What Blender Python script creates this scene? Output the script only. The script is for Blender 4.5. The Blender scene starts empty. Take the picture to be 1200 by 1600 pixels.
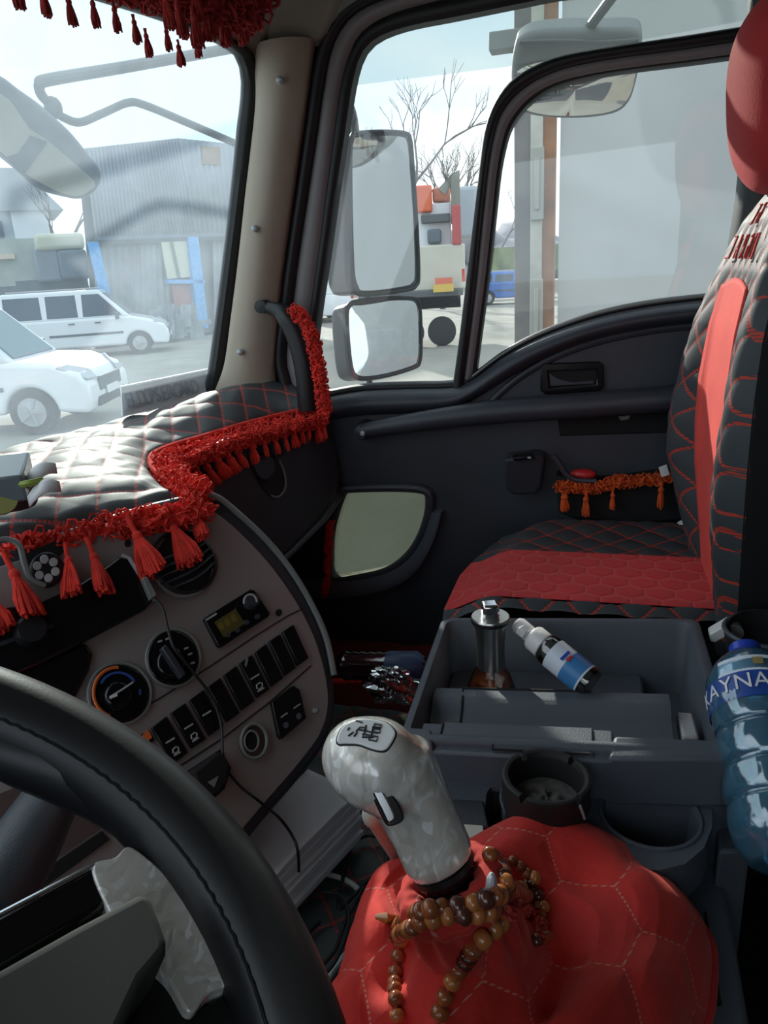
import bpy, bmesh, math, random
import numpy as np
from mathutils import Vector, Matrix, noise
random.seed(7)
C = bpy.context.scene.collection
PI = math.pi
GZ = 1.95                      # height of the photographer's phone above the ground
# ---------------------------------------------------------------- camera
F = 1155.0
def _axes(vx=(332., -400.), s=-.06):
    u1, v1 = vx
    u = -(F*F + v1*(v1-s*u1))/(u1+v1*s); v = v1+s*(u-u1)
    X = np.array([u1, v1, F]); X /= np.linalg.norm(X)
    Y = np.array([u, v, F]); Y /= np.linalg.norm(Y)
    return np.array([X, Y, np.cross(X, Y)])
R = _axes()
cam = bpy.data.objects.new('camera', bpy.data.cameras.new('camera'))
C.objects.link(cam)
cam.data.sensor_fit = 'HORIZONTAL'; cam.data.sensor_width = 36; cam.data.lens = 36*F/1200
cam.data.clip_start = .02; cam.data.clip_end = 500
r_, d_, f_ = R[:, 0], R[:, 1], R[:, 2]
cam.matrix_world = Matrix(((r_[0], -d_[0], -f_[0], 0), (r_[1], -d_[1], -f_[1], 0), (r_[2], -d_[2], -f_[2], GZ), (0, 0, 0, 1)))
bpy.context.scene.camera = cam
# ---------------------------------------------------------------- light
sc = bpy.context.scene
sc.view_settings.view_transform = 'Standard'; sc.view_settings.look = 'None'
sc.view_settings.gamma = 1; sc.view_settings.use_curve_mapping = False
sc.view_settings.exposure = 0.15
SUN_DIR = Vector((.74, .48, .345)).normalized()
sun = bpy.data.objects.new('sun', bpy.data.lights.new('sun', 'SUN'))
C.objects.link(sun); sun.data.energy = 5.2; sun.data.angle = .02; sun.data.color = (1, .96, .88)
sun.rotation_euler = SUN_DIR.to_track_quat('Z', 'Y').to_euler()
w = bpy.data.worlds.new('sky'); sc.world = w; w.use_nodes = True
nt = w.node_tree; bg = nt.nodes['Background']; bg.inputs['Strength'].default_value = 1.45
tc = nt.nodes.new('ShaderNodeTexCoord'); mp = nt.nodes.new('ShaderNodeMapping'); mp.inputs['Scale'].default_value = (1, 1, 3)
nz = nt.nodes.new('ShaderNodeTexNoise'); nz.inputs['Scale'].default_value = 1.6; nz.inputs['Detail'].default_value = 5
cr = nt.nodes.new('ShaderNodeValToRGB')
cr.color_ramp.elements[0].position = .38; cr.color_ramp.elements[0].color = (.62, .78, .92, 1)
cr.color_ramp.elements[1].position = .62; cr.color_ramp.elements[1].color = (.9, .96, 1, 1)
nt.links.new(tc.outputs['Generated'], mp.inputs[0]); nt.links.new(mp.outputs[0], nz.inputs['Vector'])
nt.links.new(nz.outputs['Fac'], cr.inputs[0]); nt.links.new(cr.outputs[0], bg.inputs['Color'])
# ---------------------------------------------------------------- pixel -> world on a real plane
def ray(x, y): return R @ np.array([x-600., y-800., F])
def onX(x, y, X): d = ray(x, y); return d*X/d[0]
def onY(x, y, Y): d = ray(x, y); return d*Y/d[1]
def onZ(x, y, Z): d = ray(x, y); return d*Z/d[2]
def onD(x, y, D): d = ray(x, y); return d*D/np.linalg.norm(d)
class Plane:
    def __init__(s, p, n, u=None):
        s.p = np.array(p, float); s.n = np.array(n, float)/np.linalg.norm(n)
        if s.n @ s.p > 0: s.n = -s.n                     # the normal looks at the viewer's side
    def at(s, x, y, h=0):
        d = ray(x, y); return d*((s.p+s.n*h) @ s.n)/(d @ s.n)
def pl3(a, b, c): a, b, c = map(np.array, (a, b, c)); return Plane(a, np.cross(b-a, c-a))
def nrm(v): v = np.array(v, float); return v/np.linalg.norm(v)
def interp(x, xs, ys): return float(np.interp(x, xs, ys))
def sm(x): x = max(0, min(1, x)); return x*x*(3-2*x)
def smooth_path(pts, n=60, closed=False):
    P = [np.array(p, float) for p in pts]; out = []; m = len(P)
    segs = m if closed else m-1
    k = max(2, n//segs)
    g = (lambda i: P[i % m]) if closed else (lambda i: P[max(0, min(m-1, i))])
    for i in range(segs):
        a, b, c, d = g(i-1), g(i), g(i+1), g(i+2)
        for j in range(k):
            t = j/k
            out.append(.5*((2*b)+(-a+c)*t+(2*a-5*b+4*c-d)*t*t+(-a+3*b-3*c+d)*t**3))
    if not closed: out.append(P[-1])
    return out
# ---------------------------------------------------------------- mesh collector
class MB:
    def __init__(s): s.v = []; s.f = []; s.uv = {}
    def add(s, vs, fs, uvs=None):
        o = len(s.v); s.v += [tuple(map(float, p)) for p in vs]
        for f in fs: s.f.append(tuple(i+o for i in f))
        if uvs:
            for i, t in enumerate(uvs): s.uv[o+i] = t
        return s
    def grid(s, fn, nu, nv, cu=False, cv=False, uv=None, a=(0, 1), b=(0, 1)):
        vs = []; us = []
        mu = nu if cu else nu+1; mv = nv if cv else nv+1
        for i in range(mu):
            for j in range(mv):
                p, q = a[0]+(a[1]-a[0])*i/nu, b[0]+(b[1]-b[0])*j/nv
                vs.append(fn(p, q)); us.append(uv(p, q) if uv else (p, q))
        fs = [(i*mv+j, ((i+1) % mu)*mv+j, ((i+1) % mu)*mv+(j+1) % mv, i*mv+(j+1) % mv) for i in range(nu) for j in range(nv)]
        return s.add(vs, fs, us)
    def tube(s, path, r, n=8, caps=True, flat=1.0, up=None, closed=False):
        P = [np.array(p, float) for p in path]; m = len(P); vs = []
        rr = r if hasattr(r, '__len__') else [r]*m
        ref = np.array(up if up is not None else (0, 0, 1.))
        for i in range(m):
            t = P[(i+1) % m]-P[i-1] if closed else P[min(i+1, m-1)]-P[max(i-1, 0)]
            t = t/(np.linalg.norm(t)+1e-12)
            if abs(t @ ref) > .98 and up is None: ref = np.array((1., 0, 0))
            a = np.cross(t, ref); a /= np.linalg.norm(a)+1e-12; b = np.cross(a, t)
            if up is None: ref = b
            for k in range(n):
                c, q = math.cos(2*PI*k/n), math.sin(2*PI*k/n)
                vs.append(P[i]+rr[i]*(a*c+b*q*flat))
        fs = [(i % m*n+k, i % m*n+(k+1) % n, (i+1) % m*n+(k+1) % n, (i+1) % m*n+k) for i in range(m if closed else m-1) for k in range(n)]
        if caps and not closed: fs += [tuple(range(n-1, -1, -1)), tuple((m-1)*n+k for k in range(n))]
        return s.add(vs, fs)
    def lathe(s, prof, c=(0, 0, 0), ax=(0, 0, 1), n=32, sx=1, sy=1, ref=None, caps=True):
        ax = nrm(ax); c = np.array(c, float)
        h = np.array(ref if ref is not None else ((1., 0, 0) if abs(ax[0]) < .9 else (0, 1., 0)))
        a = nrm(h-ax*(h@ax)); b = np.cross(ax, a)
        vs = []; us = []
        for i, (r, z) in enumerate(prof):
            for k in range(n):
                t = 2*PI*k/n; vs.append(c+ax*z+r*(a*math.cos(t)*sx+b*math.sin(t)*sy)); us.append((k/n, i/len(prof)))
        m = len(prof)
        fs = [(i*n+k, i*n+(k+1) % n, (i+1)*n+(k+1) % n, (i+1)*n+k) for i in range(m-1) for k in range(n)]
        if caps:
            if prof[0][0] > 1e-6: fs.append(tuple(range(n-1, -1, -1)))
            if prof[-1][0] > 1e-6: fs.append(tuple((m-1)*n+k for k in range(n)))
        return s.add(vs, fs, us)
    def prism(s, pts, off):
        P = [np.array(p, float) for p in pts]; off = np.array(off, float); m = len(P)
        vs = P+[p+off for p in P]
        fs = [tuple(range(m)), tuple(range(2*m-1, m-1, -1))]+[(i, i+m, (i+1) % m+m, (i+1) % m) for i in range(m)]
        return s.add(vs, fs)
    def box(s, c, d, ax=None, ay=None, az=None):
        c = np.array(c, float); ax = nrm(ax if ax is not None else (1, 0, 0)); ay = nrm(ay if ay is not None else (0, 1, 0)); az = nrm(az if az is not None else (0, 0, 1))
        vs = [c+ax*i*d[0]/2+ay*j*d[1]/2+az*k*d[2]/2 for i in (-1, 1) for j in (-1, 1) for k in (-1, 1)]
        return s.add(vs, [(0, 1, 3, 2), (4, 6, 7, 5), (0, 4, 5, 1), (2, 3, 7, 6), (0, 2, 6, 4), (1, 5, 7, 3)])
    def plate(s, outer, holes, off):
        """flat plate with holes, thickness given by the offset vector"""
        bm = bmesh.new(); off = Vector(off); loops = []
        for lp in [outer]+list(holes):
            vv = [bm.verts.new(Vector(p)) for p in lp]; loops.append(vv)
            for i in range(len(vv)): bm.edges.new((vv[i], vv[(i+1) % len(vv)]))
        bmesh.ops.triangle_fill(bm, use_beauty=True, use_dissolve=False, edges=bm.edges[:])
        bm.verts.index_update()
        vs = [np.array(v.co) for v in bm.verts]; n = len(vs); o = np.array(off)
        fs = [tuple(v.index for v in f.verts) for f in bm.faces]
        fs2 = [tuple(i+n for i in reversed(f)) for f in fs]; side = []
        for vv in loops:
            ix = [v.index for v in vv]
            side += [(ix[i], ix[(i+1) % len(ix)], ix[(i+1) % len(ix)]+n, ix[i]+n) for i in range(len(ix))]
        bm.free()
        return s.add(vs+[v+o for v in vs], fs+fs2+side)
    def ell(s, c, r, n=16, m=10, ax=(0, 0, 1)):
        pr = [(max(1e-7, math.sin(PI*i/m))*1.0, -math.cos(PI*i/m)) for i in range(m+1)]
        o = MB().lathe(pr, (0, 0, 0), (0, 0, 1), n, caps=False)
        vs = [np.array(c)+np.array(p)*np.array(r) for p in o.v]
        if tuple(ax) != (0, 0, 1):
            q = Vector((0, 0, 1)).rotation_difference(Vector(ax)).to_matrix()
            vs = [np.array(c)+np.array(q @ Vector(np.array(p)*np.array(r))) for p in o.v]
        return s.add(vs, o.f)
    def mesh(s, name, loc=(0, 0, 0), angle=35):
        me = bpy.data.meshes.new(name)
        lo = np.array(loc); me.from_pydata([tuple(np.array(p)-lo) for p in s.v], [], s.f)
        if s.uv:
            l = me.uv_layers.new(name='UVMap')
            for lp in me.loops: l.data[lp.index].uv = s.uv.get(lp.vertex_index, (0, 0))
        bm = bmesh.new(); bm.from_mesh(me); bmesh.ops.recalc_face_normals(bm, faces=bm.faces[:]); bm.to_mesh(me); bm.free()
        me.polygons.foreach_set('use_smooth', [True]*len(me.polygons))
        if angle is not None: me.set_sharp_from_angle(angle=math.radians(angle))
        return me
ROOT = {}
def obj(name, mb, mat, parent=None, bevel=0, seg=2, solid=0, sub=0, angle=35, loc=(0, 0, 0)):
    lo = np.array(loc, float)+np.array((0, 0, 0.))
    base = np.array(ROOT.get(parent.name, (0, 0, 0.))) if parent else np.array((0, 0, 0.))
    if not parent:
        v = np.array(mb.v); base = np.array([v[:, 0].mean(), v[:, 1].mean(), v[:, 2].min()])
    me = mb.mesh(name, base, angle)
    for m_ in (mat if isinstance(mat, (list, tuple)) else [mat]): me.materials.append(m_)
    o = bpy.data.objects.new(name, me); C.objects.link(o)
    if parent: o.parent = parent; ROOT[o.name] = tuple(base)
    else: o.location = (base[0], base[1], base[2]+GZ); ROOT[o.name] = tuple(base)
    if sub: m = o.modifiers.new('s', 'SUBSURF'); m.levels = m.render_levels = sub
    if solid: m = o.modifiers.new('t', 'SOLIDIFY'); m.thickness = solid; m.offset = -1
    if bevel:
        m = o.modifiers.new('b', 'BEVEL'); m.width = bevel; m.segments = seg; m.limit_method = 'ANGLE'; m.angle_limit = math.radians(40)
    return o
def thing(name, label, cat, loc, group=None):
    o = bpy.data.objects.new(name, None); C.objects.link(o); o.empty_display_size = .05
    o.location = (loc[0], loc[1], loc[2]+GZ); o['label'] = label; o['category'] = cat
    if group: o['group'] = group
    ROOT[o.name] = tuple(map(float, loc)); return o
def tag(o, label, cat, group=None):
    o['label'] = label; o['category'] = cat
    if group: o['group'] = group
    return o
def struct(o, label=None):
    o['kind'] = 'structure'
    if label: o['label'] = label
    return o
def sroot(name, loc, label=None):
    o = bpy.data.objects.new(name, None); C.objects.link(o); o.empty_display_size = .05
    o.location = (loc[0], loc[1], loc[2]+GZ); o['kind'] = 'structure'
    if label: o['label'] = label
    ROOT[o.name] = tuple(map(float, loc)); return o
def mirrored(mb): return mb
# ---------------------------------------------------------------- materials
class NT:
    def __init__(s, name):
        s.m = bpy.data.materials.new(name); s.m.use_nodes = True; s.t = s.m.node_tree
        s.b = s.t.nodes['Principled BSDF']; s.out = s.t.nodes['Material Output']
    def n(s, kind, **kw):
        x = s.t.nodes.new('ShaderNode'+kind)
        for k, v in kw.items(): setattr(x, k, v)
        return x
    def put(s, sock, v):
        if hasattr(v, 'is_linked'): s.t.links.new(v, sock)
        else: sock.default_value = v
    def M(s, op, a, b=None, c=None):
        x = s.n('Math', operation=op); s.put(x.inputs[0], a)
        if b is not None: s.put(x.inputs[1], b)
        if c is not None: s.put(x.inputs[2], c)
        return x.outputs[0]
    def mix(s, f, a, b):
        x = s.n('MixRGB'); s.put(x.inputs[0], f); s.put(x.inputs[1], a); s.put(x.inputs[2], b); return x.outputs[0]
    def noise(s, sc, det=4, vec=None, rough=.5):
        x = s.n('TexNoise'); x.inputs['Scale'].default_value = sc; x.inputs['Detail'].default_value = det; x.inputs['Roughness'].default_value = rough
        s.t.links.new(vec if vec is not None else s.obj(), x.inputs['Vector']); return x.outputs['Fac']
    def obj(s): return s.n('TexCoord').outputs['Object']
    def uv(s): return s.n('TexCoord').outputs['UV']
    def ramp(s, f, els):
        x = s.n('ValToRGB'); e = x.color_ramp.elements
        while len(e) < len(els): e.new(.5)
        for q, (p, c) in zip(e, els): q.position = p; q.color = tuple(c)+(1,)
        s.t.links.new(f, x.inputs[0]); return x.outputs[0]
    def bump(s, h, st=.3, d=.01):
        x = s.n('Bump'); x.inputs['Strength'].default_value = st; x.inputs['Distance'].default_value = d
        s.t.links.new(h, x.inputs['Height']); s.t.links.new(x.outputs[0], s.b.inputs['Normal'])
def c4(c): return tuple(c)+(1,)
def mat(name, col, rough=.5, metal=0, bump=0, bscale=200, var=0, vscale=8, spec=None, coat=0, sheen=0, emit=None, es=1, trans=0, ior=None, bdist=.002):
    k = NT(name); b = k.b
    b.inputs['Base Color'].default_value = c4(col); b.inputs['Roughness'].default_value = rough; b.inputs['Metallic'].default_value = metal
    if spec is not None: b.inputs['Specular IOR Level'].default_value = spec
    if coat: b.inputs['Coat Weight'].default_value = coat; b.inputs['Coat Roughness'].default_value = .08
    if sheen: b.inputs['Sheen Weight'].default_value = sheen; b.inputs['Sheen Roughness'].default_value = .4; b.inputs['Sheen Tint'].default_value = c4([min(1, x*1.5+.1) for x in col])
    if var:
        f = k.noise(vscale, 5); lo = [x*(1-var) for x in col]; hi = [min(1, x*(1+var)) for x in col]
        k.t.links.new(k.ramp(f, [(.3, lo), (.7, hi)]), b.inputs['Base Color'])
    if bump: k.bump(k.noise(bscale, 3), bump, bdist)
    if emit: b.inputs['Emission Color'].default_value = c4(emit); b.inputs['Emission Strength'].default_value = es
    if trans: b.inputs['Transmission Weight'].default_value = trans
    if ior: b.inputs['IOR'].default_value = ior
    return k.m
def quilt_mat(name, col, thread, rough=.35, lw=.045, spec=.5, dash=9, fine=False):
    """diamond stitching: threads run along whole-number u and v of the UV map"""
    k = NT(name); uv = k.n('SeparateXYZ'); k.t.links.new(k.uv(), uv.inputs[0]); u, v = uv.outputs[0], uv.outputs[1]
    def line(a, other):
        d = k.M('ABSOLUTE', k.M('SUBTRACT', k.M('FRACT', k.M('ADD', a, .5)), .5))
        on = k.M('LESS_THAN', d, lw)
        das = k.M('LESS_THAN', k.M('FRACT', k.M('MULTIPLY', other, dash)), .72)
        return k.M('MULTIPLY', on, das)
    m_ = k.M('MAXIMUM', line(u, v), line(v, u))
    nz_ = k.noise(6, 4); base = k.ramp(nz_, [(.3, [c*.8 for c in col]), (.7, [c*1.25 for c in col])])
    k.t.links.new(k.mix(m_, base, c4(thread)), k.b.inputs['Base Color'])
    k.b.inputs['Roughness'].default_value = rough; k.b.inputs['Specular IOR Level'].default_value = spec
    k.bump(k.M('ADD', k.M('MULTIPLY', k.noise(500, 2), .3), m_), .35, .001)
    return k.m
def hex_mat(name, col, thread, rough=.85, lw=.035, bump=1, groove=.06, sheen=.4):
    """suede with hexagons stitched in thin thread; one hexagon per UV unit"""
    k = NT(name); sp = k.n('SeparateXYZ'); k.t.links.new(k.uv(), sp.inputs[0]); u, v = sp.outputs[0], sp.outputs[1]
    S = 1.7320508
    def cell(du, dv):
        a = k.M('SUBTRACT', k.M('FLOORED_MODULO', k.M('SUBTRACT', u, du), 1.), .5)
        b = k.M('SUBTRACT', k.M('FLOORED_MODULO', k.M('SUBTRACT', v, dv), S), S/2)
        return a, b
    a1, b1 = cell(0, 0); a2, b2 = cell(.5, S/2)
    l1 = k.M('ADD', k.M('MULTIPLY', a1, a1), k.M('MULTIPLY', b1, b1)); l2 = k.M('ADD', k.M('MULTIPLY', a2, a2), k.M('MULTIPLY', b2, b2))
    s_ = k.M('LESS_THAN', l1, l2)
    def sel(x, y): return k.M('ADD', k.M('MULTIPLY', x, s_), k.M('MULTIPLY', y, k.M('SUBTRACT', 1., s_)))
    a, b = k.M('ABSOLUTE', sel(a1, a2)), k.M('ABSOLUTE', sel(b1, b2))
    d = k.M('MAXIMUM', a, k.M('ADD', k.M('MULTIPLY', a, .5), k.M('MULTIPLY', b, S/2)))
    e = k.M('SUBTRACT', .5, d)
    line = k.M('LESS_THAN', e, lw)
    das = k.M('LESS_THAN', k.M('FRACT', k.M('MULTIPLY', k.M('ADD', k.M('MULTIPLY', u, 1.3), v), 11)), .6)
    line = k.M('MULTIPLY', line, das)
    f = k.noise(7, 5); f2 = k.noise(260, 3)
    base = k.mix(k.M('MULTIPLY', f2, .35), k.ramp(f, [(.3, [c*.8 for c in col]), (.7, [min(1, c*1.15) for c in col])]), c4([c*.45 for c in col]))
    k.t.links.new(k.mix(line, base, c4(thread)), k.b.inputs['Base Color'])
    k.b.inputs['Roughness'].default_value = rough; k.b.inputs['Sheen Weight'].default_value = sheen; k.b.inputs['Sheen Tint'].default_value = (1, .3, .25, 1)
    g = k.n('MapRange'); k.put(g.inputs[0], e); g.inputs[1].default_value = 0; g.inputs[2].default_value = groove*3; g.interpolation_type = 'SMOOTHSTEP'
    k.bump(k.M('ADD', g.outputs[0], k.M('MULTIPLY', f2, .15)), .5*bump, .004)
    return k.m
def pane_mat(name, haze, tint=(.93, .97, .96), dustcol=(.75, .85, .95), gloss=.05):
    k = NT(name); t = k.n('BsdfTransparent'); t.inputs[0].default_value = c4(tint)
    tr = k.n('BsdfTranslucent'); tr.inputs[0].default_value = c4(dustcol)
    gl = k.n('BsdfGlossy'); gl.inputs['Roughness'].default_value = .02
    f = k.ramp(k.noise(5, 5, rough=.6), [(.3, [haze*.7]*3), (.75, [haze*1.35]*3)])
    m1 = k.n('MixShader'); k.t.links.new(f, m1.inputs[0]); k.t.links.new(t.outputs[0], m1.inputs[1]); k.t.links.new(tr.outputs[0], m1.inputs[2])
    m2 = k.n('MixShader'); m2.inputs[0].default_value = gloss; k.t.links.new(m1.outputs[0], m2.inputs[1]); k.t.links.new(gl.outputs[0], m2.inputs[2])
    k.t.links.new(m2.outputs[0], k.out.inputs[0]); return k.m
def clear_mat(name, tint, alpha_gloss=.12, rough=.03, body=0, bcol=(.3, .6, .8)):
    """thin walled clear plastic / glass: mostly passes light, with a fresnel gloss"""
    k = NT(name); t = k.n('BsdfTransparent'); t.inputs[0].default_value = c4(tint)
    gl = k.n('BsdfGlossy'); gl.inputs['Roughness'].default_value = rough
    fr = k.n('Fresnel'); fr.inputs[0].default_value = 1.5
    f = k.M('MINIMUM', k.M('ADD', fr.outputs[0], alpha_gloss), 1.)
    df = k.n('BsdfDiffuse'); df.inputs[0].default_value = c4(bcol); mb_ = k.n('MixShader'); mb_.inputs[0].default_value = body
    k.t.links.new(t.outputs[0], mb_.inputs[1]); k.t.links.new(df.outputs[0], mb_.inputs[2])
    m2 = k.n('MixShader'); k.t.links.new(f, m2.inputs[0]); k.t.links.new(mb_.outputs[0], m2.inputs[1]); k.t.links.new(gl.outputs[0], m2.inputs[2])
    k.t.links.new(m2.outputs[0], k.out.inputs[0]); return k.m
def pearl_mat(name, col, dark):
    k = NT(name); v = k.n('TexVoronoi'); v.inputs['Scale'].default_value = 120
    mp_ = k.n('Mapping'); mp_.inputs['Scale'].default_value = (1, 1.6, .7); k.t.links.new(k.obj(), mp_.inputs[0])
    nzv = k.n('TexNoise'); nzv.inputs['Scale'].default_value = 25; k.t.links.new(mp_.outputs[0], nzv.inputs['Vector'])
    mx = k.n('MixRGB'); mx.inputs[0].default_value = .12; k.t.links.new(mp_.outputs[0], mx.inputs[1]); k.t.links.new(nzv.outputs['Color'], mx.inputs[2])
    k.t.links.new(mx.outputs[0], v.inputs['Vector'])
    f = k.n('RGBToBW'); k.t.links.new(v.outputs['Color'], f.inputs[0])
    k.t.links.new(k.ramp(f.outputs[0], [(.12, dark), (.35, col), (.70, col), (.86, (1, 1, 1))]), k.b.inputs['Base Color'])
    k.t.links.new(k.ramp(f.outputs[0], [(.2, (.35,)*3), (.8, (.12,)*3)]), k.b.inputs['Roughness'])
    k.b.inputs['Coat Weight'].default_value = 1; k.b.inputs['Coat Roughness'].default_value = .12; k.b.inputs['Metallic'].default_value = .15
    k.bump(f.outputs[0], .25, .002); return k.m
m = {}
m['plastic'] = mat('dark_grey_plastic', (.040, .046, .058), .42, bump=.25, bscale=700, var=.12)
m['plastic2'] = mat('console_grey_plastic', (.085, .098, .12), .5, bump=.3, bscale=800, var=.15, vscale=5)
m['black'] = mat('black_rubber', (.008, .009, .011), .5, bump=.1)
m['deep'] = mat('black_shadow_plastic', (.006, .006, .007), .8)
m['gloss'] = mat('gloss_black', (.006, .006, .008), .16)
m['beige'] = mat('beige_vinyl', (.38, .325, .255), .55, bump=.15, bscale=500, var=.05)
m['frame'] = mat('taupe_painted_metal', (.20, .185, .19), .4, var=.06)
m['header'] = mat('olive_headliner', (.20, .19, .16), .8, bump=.3, bscale=400, var=.1)
m['silver'] = mat('warm_silver_plastic', (.30, .27, .26), .45, metal=.2, bump=.08, bscale=900, var=.06)
m['edge'] = mat('grey_trim_edge', (.22, .23, .22), .4)
m['chrome'] = mat('chrome', (.75, .75, .77), .16, metal=1)
m['steel'] = mat('brushed_steel', (.55, .54, .52), .28, metal=1, bump=.1)
m['quilt'] = quilt_mat('black_quilted_leather', (.022, .025, .028), (.42, .03, .02), .60, spec=1.0)
m['quilt_seat'] = quilt_mat('seat_quilted_leather', (.05, .058, .064), (.50, .05, .03), .55, lw=.035, spec=.22)
m['quilt_mat'] = quilt_mat('grey_quilted_mat', (.055, .066, .068), (.42, .04, .03), .5, lw=.035)
m['red_seat'] = hex_mat('red_seat_suede', (.55, .022, .028), (.58, .10, .09), lw=.03)
m['red_back'] = mat('red_backrest_suede', (.72, .07, .055), .8, bump=.3, bscale=60, var=.1, vscale=14, sheen=.4)
m['red_boot'] = hex_mat('red_boot_suede', (.66, .030, .022), (.58, .22, .17), lw=.010, bump=1.2)
m['red_head'] = mat('red_headrest_suede', (.36, .015, .018), .85, bump=.25, bscale=300, var=.12, sheen=.3)
m['yarn'] = mat('red_yarn', (.72, .035, .02), .9, bump=.5, bscale=900, var=.25, vscale=60, sheen=.3)
m['yarn_dark'] = mat('dark_red_yarn', (.30, .02, .018), .95, var=.3, vscale=60)
m['yarn_orange'] = mat('orange_red_yarn', (.62, .09, .015), .95, var=.25, vscale=60)
m['leather'] = mat('wheel_leather', (.010, .011, .013), .40, bump=.12, bscale=500, bdist=.0006)
m['pearl'] = pearl_mat('pearl_acrylic', (.74, .71, .65), (.58, .55, .50))
m['hub'] = mat('hub_grey_plastic', (.058, .058, .056), .8, spec=.2, bump=.04, bscale=1500, var=.04)
m['paper'] = mat('white_paper', (.88, .86, .88), .8, var=.03)
m['white'] = mat('white_plastic', (.78, .78, .78), .35)
m['wpaint'] = mat('white_car_paint', (.80, .82, .86), .25, coat=.5)
m['dglass'] = mat('car_window_glass', (.05, .07, .10), .08)
m['tyre'] = mat('tyre_rubber', (.03, .03, .032), .8)
m['rim'] = mat('alloy_rim', (.42, .42, .44), .4, metal=.5)
m['mirror'] = mat('mirror_glass', (.80, .82, .82), .03, metal=1)
m['mhouse'] = mat('mirror_housing_grey', (.10, .11, .12), .5, var=.1)
m['bluepaint'] = mat('blue_paint', (.10, .34, .70), .5, var=.15)
m['windshield'] = pane_mat('dusty_windshield', .105)
m['pane'] = pane_mat('door_glass', .022, tint=(.96, .98, .97))
m['tint'] = pane_mat('window_visor_strip', .02, tint=(.86, .88, .86))
m['amber'] = mat('amber_liquid', (.75, .16, .01), .05, trans=.85, ior=1.33)
m['clear'] = clear_mat('clear_glass', (.93, .95, .94))
m['pet'] = clear_mat('blue_clear_plastic', (.62, .84, .95), .14, .10, .16, (.25, .62, .88))
m['petw'] = clear_mat('clear_wrinkled_plastic', (.85, .86, .90), .12, .1)
m['bluecap'] = mat('blue_cap', (.02, .06, .45), .35)
m['labelblue'] = mat('blue_label_print', (.02, .07, .33), .4)
m['labelwhite'] = mat('white_label_print', (.72, .78, .88), .4)
m['bead'] = mat('amber_wood_bead', (.30, .085, .028), .16, var=.35, vscale=40, coat=.6)
m['bead2'] = mat('light_amber_bead', (.48, .17, .05), .16, var=.3, vscale=40, coat=.6)
m['bead3'] = mat('dark_brown_bead', (.10, .03, .02), .16, var=.3, vscale=40, coat=.6)
m['wcable'] = mat('white_cable', (.55, .57, .55), .5)
m['screw'] = mat('pale_screw_cap', (.45, .50, .53), .3, metal=.3)
m['orange'] = mat('orange_print', (.75, .16, .03), .5)
m['blueprint'] = mat('blue_print', (.03, .08, .35), .5)
m['greyprint'] = mat('pale_grey_print', (.45, .45, .46), .5)
m['led'] = mat('dim_olive_display', (.10, .085, .02), .4)
m['darkprint'] = mat('black_print', (.02, .02, .02), .5)
m['knobplate'] = mat('satin_silver_plate', (.82, .83, .82), .3)
m['stitchred'] = mat('red_thread', (.55, .05, .04), .8)
# ================================================================ helpers for shell pieces
def resample(P, n):
    P = [np.array(p, float) for p in P]; d = [0]
    for a, b in zip(P[:-1], P[1:]): d.append(d[-1]+np.linalg.norm(b-a))
    t = np.linspace(0, d[-1], n); A = np.array(P)
    return [np.array([np.interp(x, d, A[:, k]) for k in range(A.shape[1])]) for x in t]
def band(L, Rr, back, bulge, n=40, k=8):
    """closed rounded strip between two 3-D polylines; back = thickness vector, bulge towards -back"""
    L = smooth_path(L, n); Rr = smooth_path(Rr, n); L = resample(L, n); Rr = resample(Rr, n); back = np.array(back, float); bn = -back/np.linalg.norm(back)
    mb = MB(); vs = []
    K = k+3
    for i in range(n):
        for j in range(k+1):
            t = j/k; vs.append(L[i]*(1-t)+Rr[i]*t+bn*bulge*math.sin(PI*t)**.7)
        vs.append(Rr[i]+back); vs.append(L[i]+back)
    fs = [(i*K+j, i*K+(j+1) % K, (i+1)*K+(j+1) % K, (i+1)*K+j) for i in range(n-1) for j in range(K)]
    fs += [tuple(range(K-1, -1, -1)), tuple((n-1)*K+j for j in range(K))]
    return mb.add(vs, fs)
def onXs(pts, X): return [onX(x, y, X) for x, y in pts]
DX = 1.5                                             # the inner face of the passenger door
# windshield plane through the pillar foot, pillar head and the far side of the dash
WS = pl3(onX(333, 596, 1.47), onX(389, 115, 1.45), np.array((.97, .925, -.25)))
def wsx(pts, h=0): return [WS.at(x, y, h) for x, y in pts]
# ================================================================ THE SETTING: cab shell
# windshield glass
o = MB().prism(wsx([(322, 640), (350, 520), (376, 330), (398, 150), (402, 60), (330, 20), (120, -30), (-120, -90), (-700, -300), (-1000, 1300), (0, 760)], -.012), WS.n*-.004)
struct(obj('window_1', o, m['windshield']), 'dusty front windshield of the cab')
# black seal round the windshield corner
SE = [(322, 640), (335, 585), (347, 500), (358, 415), (372, 300), (381, 215), (389, 145), (387, 110), (378, 88), (350, 70), (300, 48), (240, 27), (125, -8), (-60, -60), (-400, -150)]
SO = [(345, 640), (351, 585), (360, 505), (370, 420), (383, 305), (392, 220), (400, 150), (400, 105), (390, 75), (358, 58), (305, 36), (245, 14), (130, -22), (-60, -80), (-400, -175)]
struct(obj('trim_1', band(wsx(SE), wsx(SO, -.0), -WS.n*.02, .008, 60), m['black']), 'black windshield seal')
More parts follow.
